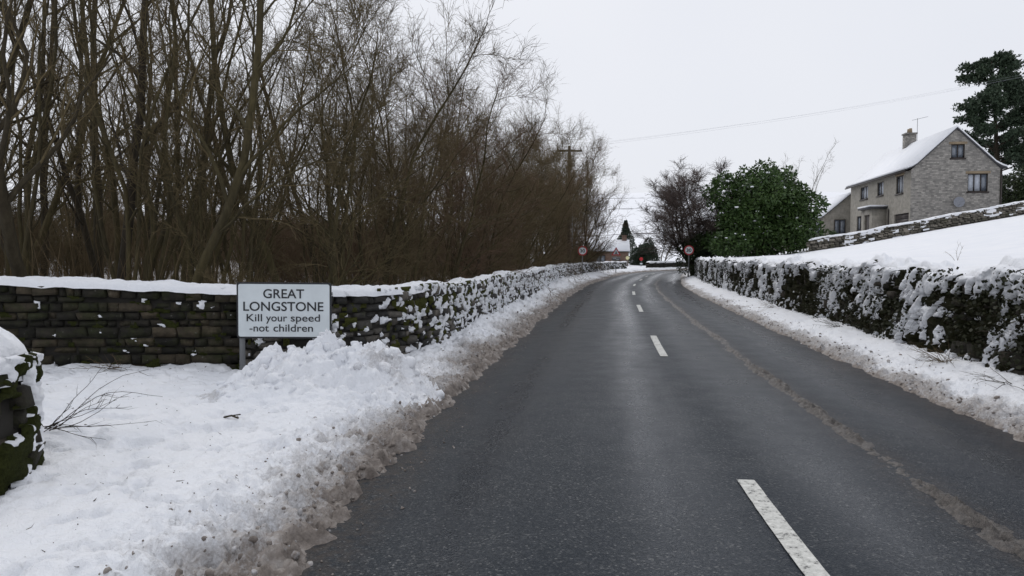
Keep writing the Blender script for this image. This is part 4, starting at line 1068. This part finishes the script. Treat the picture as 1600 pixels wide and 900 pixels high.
bl = [b for b in bl if (b[0] / 3.7) ** 2 + ((b[2] - 1.8) / 3.9) ** 2 < .95] + [(0, 0, 2.2, 3.0, 1.6, 2.4), (-1.0, 0, 4.6, 1.0, .9, 1.05), (.6, 0, 4.7, .9, .9, .95), (2.0, 0, 3.9, 1.0, 1, 1.1)] + [(x_b, rb.uniform(-.6, .6), 5.5 * math.sqrt(max(0, 1 - (x_b / 3.5) ** 2)) + rb.uniform(-.2, .35), .38, .4, rb.uniform(.5, .8)) for x_b in np.linspace(-2.6, 3.1, 15)]
bush('laurel', 'big rounded glossy green laurel dotted with snow at the field corner', 'shrub', (18.25, 50.8, 1.5), [tuple(np.array(b) * np.array([1.04, 1.1, 1.12] * 2)) for b in bl], 36000, .27, LAUREL, 32, snow=210)
bl = [(rb.uniform(-1.4, 1.4), rb.uniform(-1, 1), rb.uniform(.3, 2.2), .9, .9, .8) for _ in range(12)]
bush('dark_evergreen_shrub', 'dark evergreen shrub in the shade between laurel and gate pier', 'shrub', (14.6, 53.8, .7), bl, 9000, .17, HEDGE, 33, snow=4)
bl = [(rb.uniform(-1.8, 1.8), rb.uniform(-1, 1), rb.uniform(.3, 3.6), 1.1, .9, 1.0) for _ in range(16)]
bush('garden_hedge', 'dark green clipped hedge beside the gable of the stone house', 'hedge', (39.2, 53.0, 4.4), bl, 12000, .2, HEDGE, 34)
bl = [(rb.uniform(-1.0, 1.0), rb.uniform(-.8, .8), rb.uniform(.2, 1.0), .6, .6, .5) for _ in range(8)]
bush('snowy_shrub', 'small snow dotted shrub in front of the low annexe', 'shrub', (23.9, 52.5, 2.2), bl, 4000, .16, LAUREL, 35, snow=25)
bl = [(rb.uniform(-1.4, 1.4), rb.uniform(-1, 1), rb.uniform(.3, 3.0), .9, .9, .9) for _ in range(12)] + [(.4, 0, 3.6, .7, .7, .8)]
bush('round_evergreen', 'dark rounded evergreen beside the road past the bend', 'shrub', (19.0, 100, 0), bl, 15000, .22, SPRUCE, 36)
def conifer(name, label, loc, Hh, Rr, seed):
    r = np.random.default_rng(seed); root = tag(empty(name, loc), label, 'tree'); mb = MB(); mb.tube([(0, 0, -.3), (0, 0, Hh)], [.16, .02], 7); mb.build('trunk', BARK_DARK, root)
    n = 6000; h = r.random(n) ** .75; a = r.uniform(0, 2 * pi, n); rad = Rr * (1 - h) ** 1.15 * np.sqrt(r.random(n)) * (.75 + .5 * vn(a * 2, h * 9, seed=seed))
    C = np.stack([rad * np.cos(a), rad * np.sin(a), .25 + h * (Hh - .1) - .25 * rad], 1); Nn = np.stack([np.cos(a), np.sin(a), -.2 + 0 * a], 1)
    V, t = leaf_quads(r, C, Nn * 2, .26, .3); mb = MB(); mb.put(V, t=t); mb.build('crown', SPRUCE, root)
conifer('spruce_tree', 'dark pointed conifer behind the brick cottage', (17.4, 108, 0), 7.1, 3.9, 41)
def pine(name, label, loc, Hh, seed, spread=4.2, low=.30):
    r = np.random.default_rng(seed); root = tag(empty(name, loc), label, 'tree'); T = MB(); C = []
    P, Rd, D = grow(r, (0, 0, -.5), (.02, 0, 1), Hh, .30, 14, .03, .05, .15); T.tube(P, Rd, 8)
    for i in range(46):
        t = low + (1 - low) * (i / 46) ** .9; p, d = sample(P, D, min(t, .99)); a = r.uniform(0, 2 * pi); L = spread * (1.12 - t) ** .55 * r.uniform(.45, 1.0)
        P1, R1, D1 = grow(r, p, (math.cos(a), math.sin(a), r.uniform(-.05, .45)), L, .07, 6, .10, .03); T.tube(P1, R1, 5)
        for m in range(9):
            q, _ = sample(P1, D1, .35 + .64 * (m + r.random()) / 9); C.append(np.concatenate([q + r.normal(0, .16, 3) + (0, 0, .1), [r.uniform(.18, .62)]]))
    T.build('trunk', BARK_DARK, root, True); C = np.array(C); m = 85
    ctr = np.repeat(C[:, :3], m, 0); sz_ = np.repeat(C[:, 3], m); u = r.normal(0, 1, (len(ctr), 3)); u /= np.linalg.norm(u, axis=1)[:, None]
    pts = ctr + u * (sz_ * r.random(len(ctr)) ** .4)[:, None] * np.array([1, 1, .6]); V, t = leaf_quads(r, pts, u, .26, -.1); mb = MB(); mb.put(V, t=t); mb.build('crown', PINE, root)
pine('scots_pine', 'tall dark pine with open layered crown behind the stone house', (42.2, 61.5, 4.6), 14.6, 51, spread=6.2, low=.34)
pine('scots_pine', 'taller dense dark pine beside the other pine at the garden edge', (46.0, 63.0, 4.8), 13.6, 52, spread=5.6, low=.12)

# ------------------------------------------------------------------ utility pole, wires
WOODP = simple('pole_wood', (.055, .040, .028), .9, scale=14)
px_, py_ = 4.0, 49.5
t = tag(empty('utility_pole', (px_, py_, 0)), 'brown wooden utility pole among the last trees of the wood', 'utility pole')
mb = MB(); mb.tube([(0, 0, -.3), (0, 0, 9.4)], [.15, .10], 10); mb.build('shaft', WOODP, t, True)
mb = MB(); mb.box((-.9, -.06, 9.0), (.9, .06, 9.12)); mb.build('crossarm', WOODP, t)
mb = MB(); mb.tube([(.22, -.05, 2.2), (.22, -.05, 5.2)], .035, 8); mb.build('conduit', GREY, t)
for i in (-.8, 0, .8):
    mb = MB(); mb.tube([(i, 0, 9.12), (i, 0, 9.3)], [.05, .03], 8); mb.build('insulator', GREY, t)
WIRE = simple('wire', (.25, .26, .29), .5)
for i, dz in ((-.8, 0), (0, .35), (.8, .0)):
    a = np.array([px_ + i, py_, 9.32]); b = np.array([75.0, 62.0 + i * 1.2, 25.0 + dz + .3 * i]); f = np.linspace(0, 1, 60)[:, None]
    P = a + (b - a) * f; P[:, 2] -= 1.5 * 4 * (f * (1 - f))[:, 0]
    mb = MB(); mb.tube(P, .0036, 5); tag(mb.build('overhead_wire', WIRE), 'thin overhead wire running from the utility pole across the pale sky', 'wire', 'overhead wires')

# ------------------------------------------------------------------ brambles, stalks and litter on the verges
def bramble(label, x, y, z, n, L, seed, dirs, mat=None, fine=10, flat=.35):
    r = np.random.default_rng(seed); root = tag(empty('bare_bramble', (x, y, z)), label, 'bramble'); mb = MB(); P3, D3 = [], []
    for k in range(n):
        a = r.uniform(*dirs); P, Rd, D = grow(r, r.normal(0, .05, 3) * (1, 1, .2), (math.cos(a), math.sin(a), r.uniform(.05, flat * 2)), L * r.uniform(.5, 1.2), .0036, 9, .09, -.05, .35); P[:, 2] = np.maximum(P[:, 2], .012)
        mb.tube(P, Rd, 5)
        for m in range(fine // 3):
            p, d = sample(P, D, r.uniform(.3, .98)); P3.append(p); D3.append(side_dir(r, d, .7))
    mb.build('stems', mat or BARK_DARK, root)
    n = len(P3); mb = MB(); mb.twigs(np.array(P3), np.array(D3), r.uniform(.05, .22, n), np.full(n, .0022), r.normal(0, .3, (n, 3))); mb.build('side_shoots', mat or BARK_DARK, root)['kind'] = 'stuff'
bramble('arching bare bramble stems springing from the mossy wall end', -3.72, 5.6, left_z(-3.72, 5.6) + .02, 12, .8, 61, (-.6, .9), flat=.45)
bramble('dry grass and thin stems at the foot of the mortared wall', -5.0, 8.78, left_z(-5.0, 8.78), 16, .38, 62, (-3.1, 0), STALK, fine=6)
def rverge(s_, o_): x, y = at_road(s_, o_); return float(x), float(y), float(right_h(np.array([s_]), np.array([o_]))[0][0])
for i, (yy, oo, n, L, lab) in enumerate(((9.9, 3.62, 26, .42, 'brown dead weed clump at the foot of the snow-plastered wall'), (8.3, 3.55, 8, .75, 'dark bare branch lying on the snow below the retaining wall'),
                                     (14.5, 3.65, 14, .5, 'small bare twigs poking from snow halfway along the retaining wall'), (20.0, 3.6, 12, .5, 'sparse bare twigs poking from the narrow snow verge'))):
    x, y, z = rverge(s_of_y(yy), oo); bramble(lab, x, y, z - .01, n, L, 70 + i, (1.2, 5.0), (STALK, BARK_DARK, BARK_DARK, STALK)[i], flat=.5 if i != 1 else .2)
x, y, z = 8.35, 13.2, 0; z = float(field_z(np.array([x]), np.array([y]))[0])
bramble('lone dead weed stem standing up out of the white field', x, y, z, 3, .5, 80, (0, 6.28), STALK, flat=3.5)
t = empty('fallen_twig', (-2.55, 6.35, left_z(-2.55, 6.35) + .015)); tag(t, 'dark broken twig lying on the snow below the heap', 'twig')
mb = MB(); mb.tube([(-.08, .02, 0), (0, 0, .02), (.07, -.03, .005)], .009, 5); mb.build('stick', BARK_DARK, t); mb = MB(); mb.tube([(0, 0, .02), (.06, .05, .02)], .006, 5); mb.build('spur', BARK_DARK, t)

# ---- far hedges on the white hillside
gme = bpy.data.objects['ground'].data
from mathutils.bvhtree import BVHTree
gb = BVHTree.FromPolygons([v.co for v in gme.vertices], [p.vertices for p in gme.polygons])
def gz(x, y):
    h = gb.ray_cast((x, y, 900), (0, 0, -1)); return h[0].z if h[0] else 0
FARH = simple('far_hedge', (.25, .24, .25), .95, var=.3, scale=.05)
rh = np.random.default_rng(9)
for i, (x0, y0, x1, y1) in enumerate(((20, 420, 190, 450), (60, 640, 200, 690), (90, 430, 130, 640), (100, 800, 300, 770), (150, 300, 210, 420), (10, 330, 120, 345))):
    mb = MB(); n = 40; V = []
    for k in range(n):
        f = k / (n - 1); x = x0 + (x1 - x0) * f; y = y0 + (y1 - y0) * f + 4 * math.sin(k * .7 + i); z = gz(x, y); h = rh.uniform(-.05, .75)
        V += [(x, y - .7, z - .5), (x, y - .5, z + h), (x, y + .5, z + h), (x, y + .7, z - .5)]
    mb.put(V, [(a * 4 + b, a * 4 + b + 1, a * 4 + 5 + b, a * 4 + 4 + b) for a in range(n - 1) for b in range(3)])
    tag(mb.build('far_hedgerow', FARH), 'faint dark field boundary on the distant white hillside', 'hedge', 'field boundaries on the hillside')
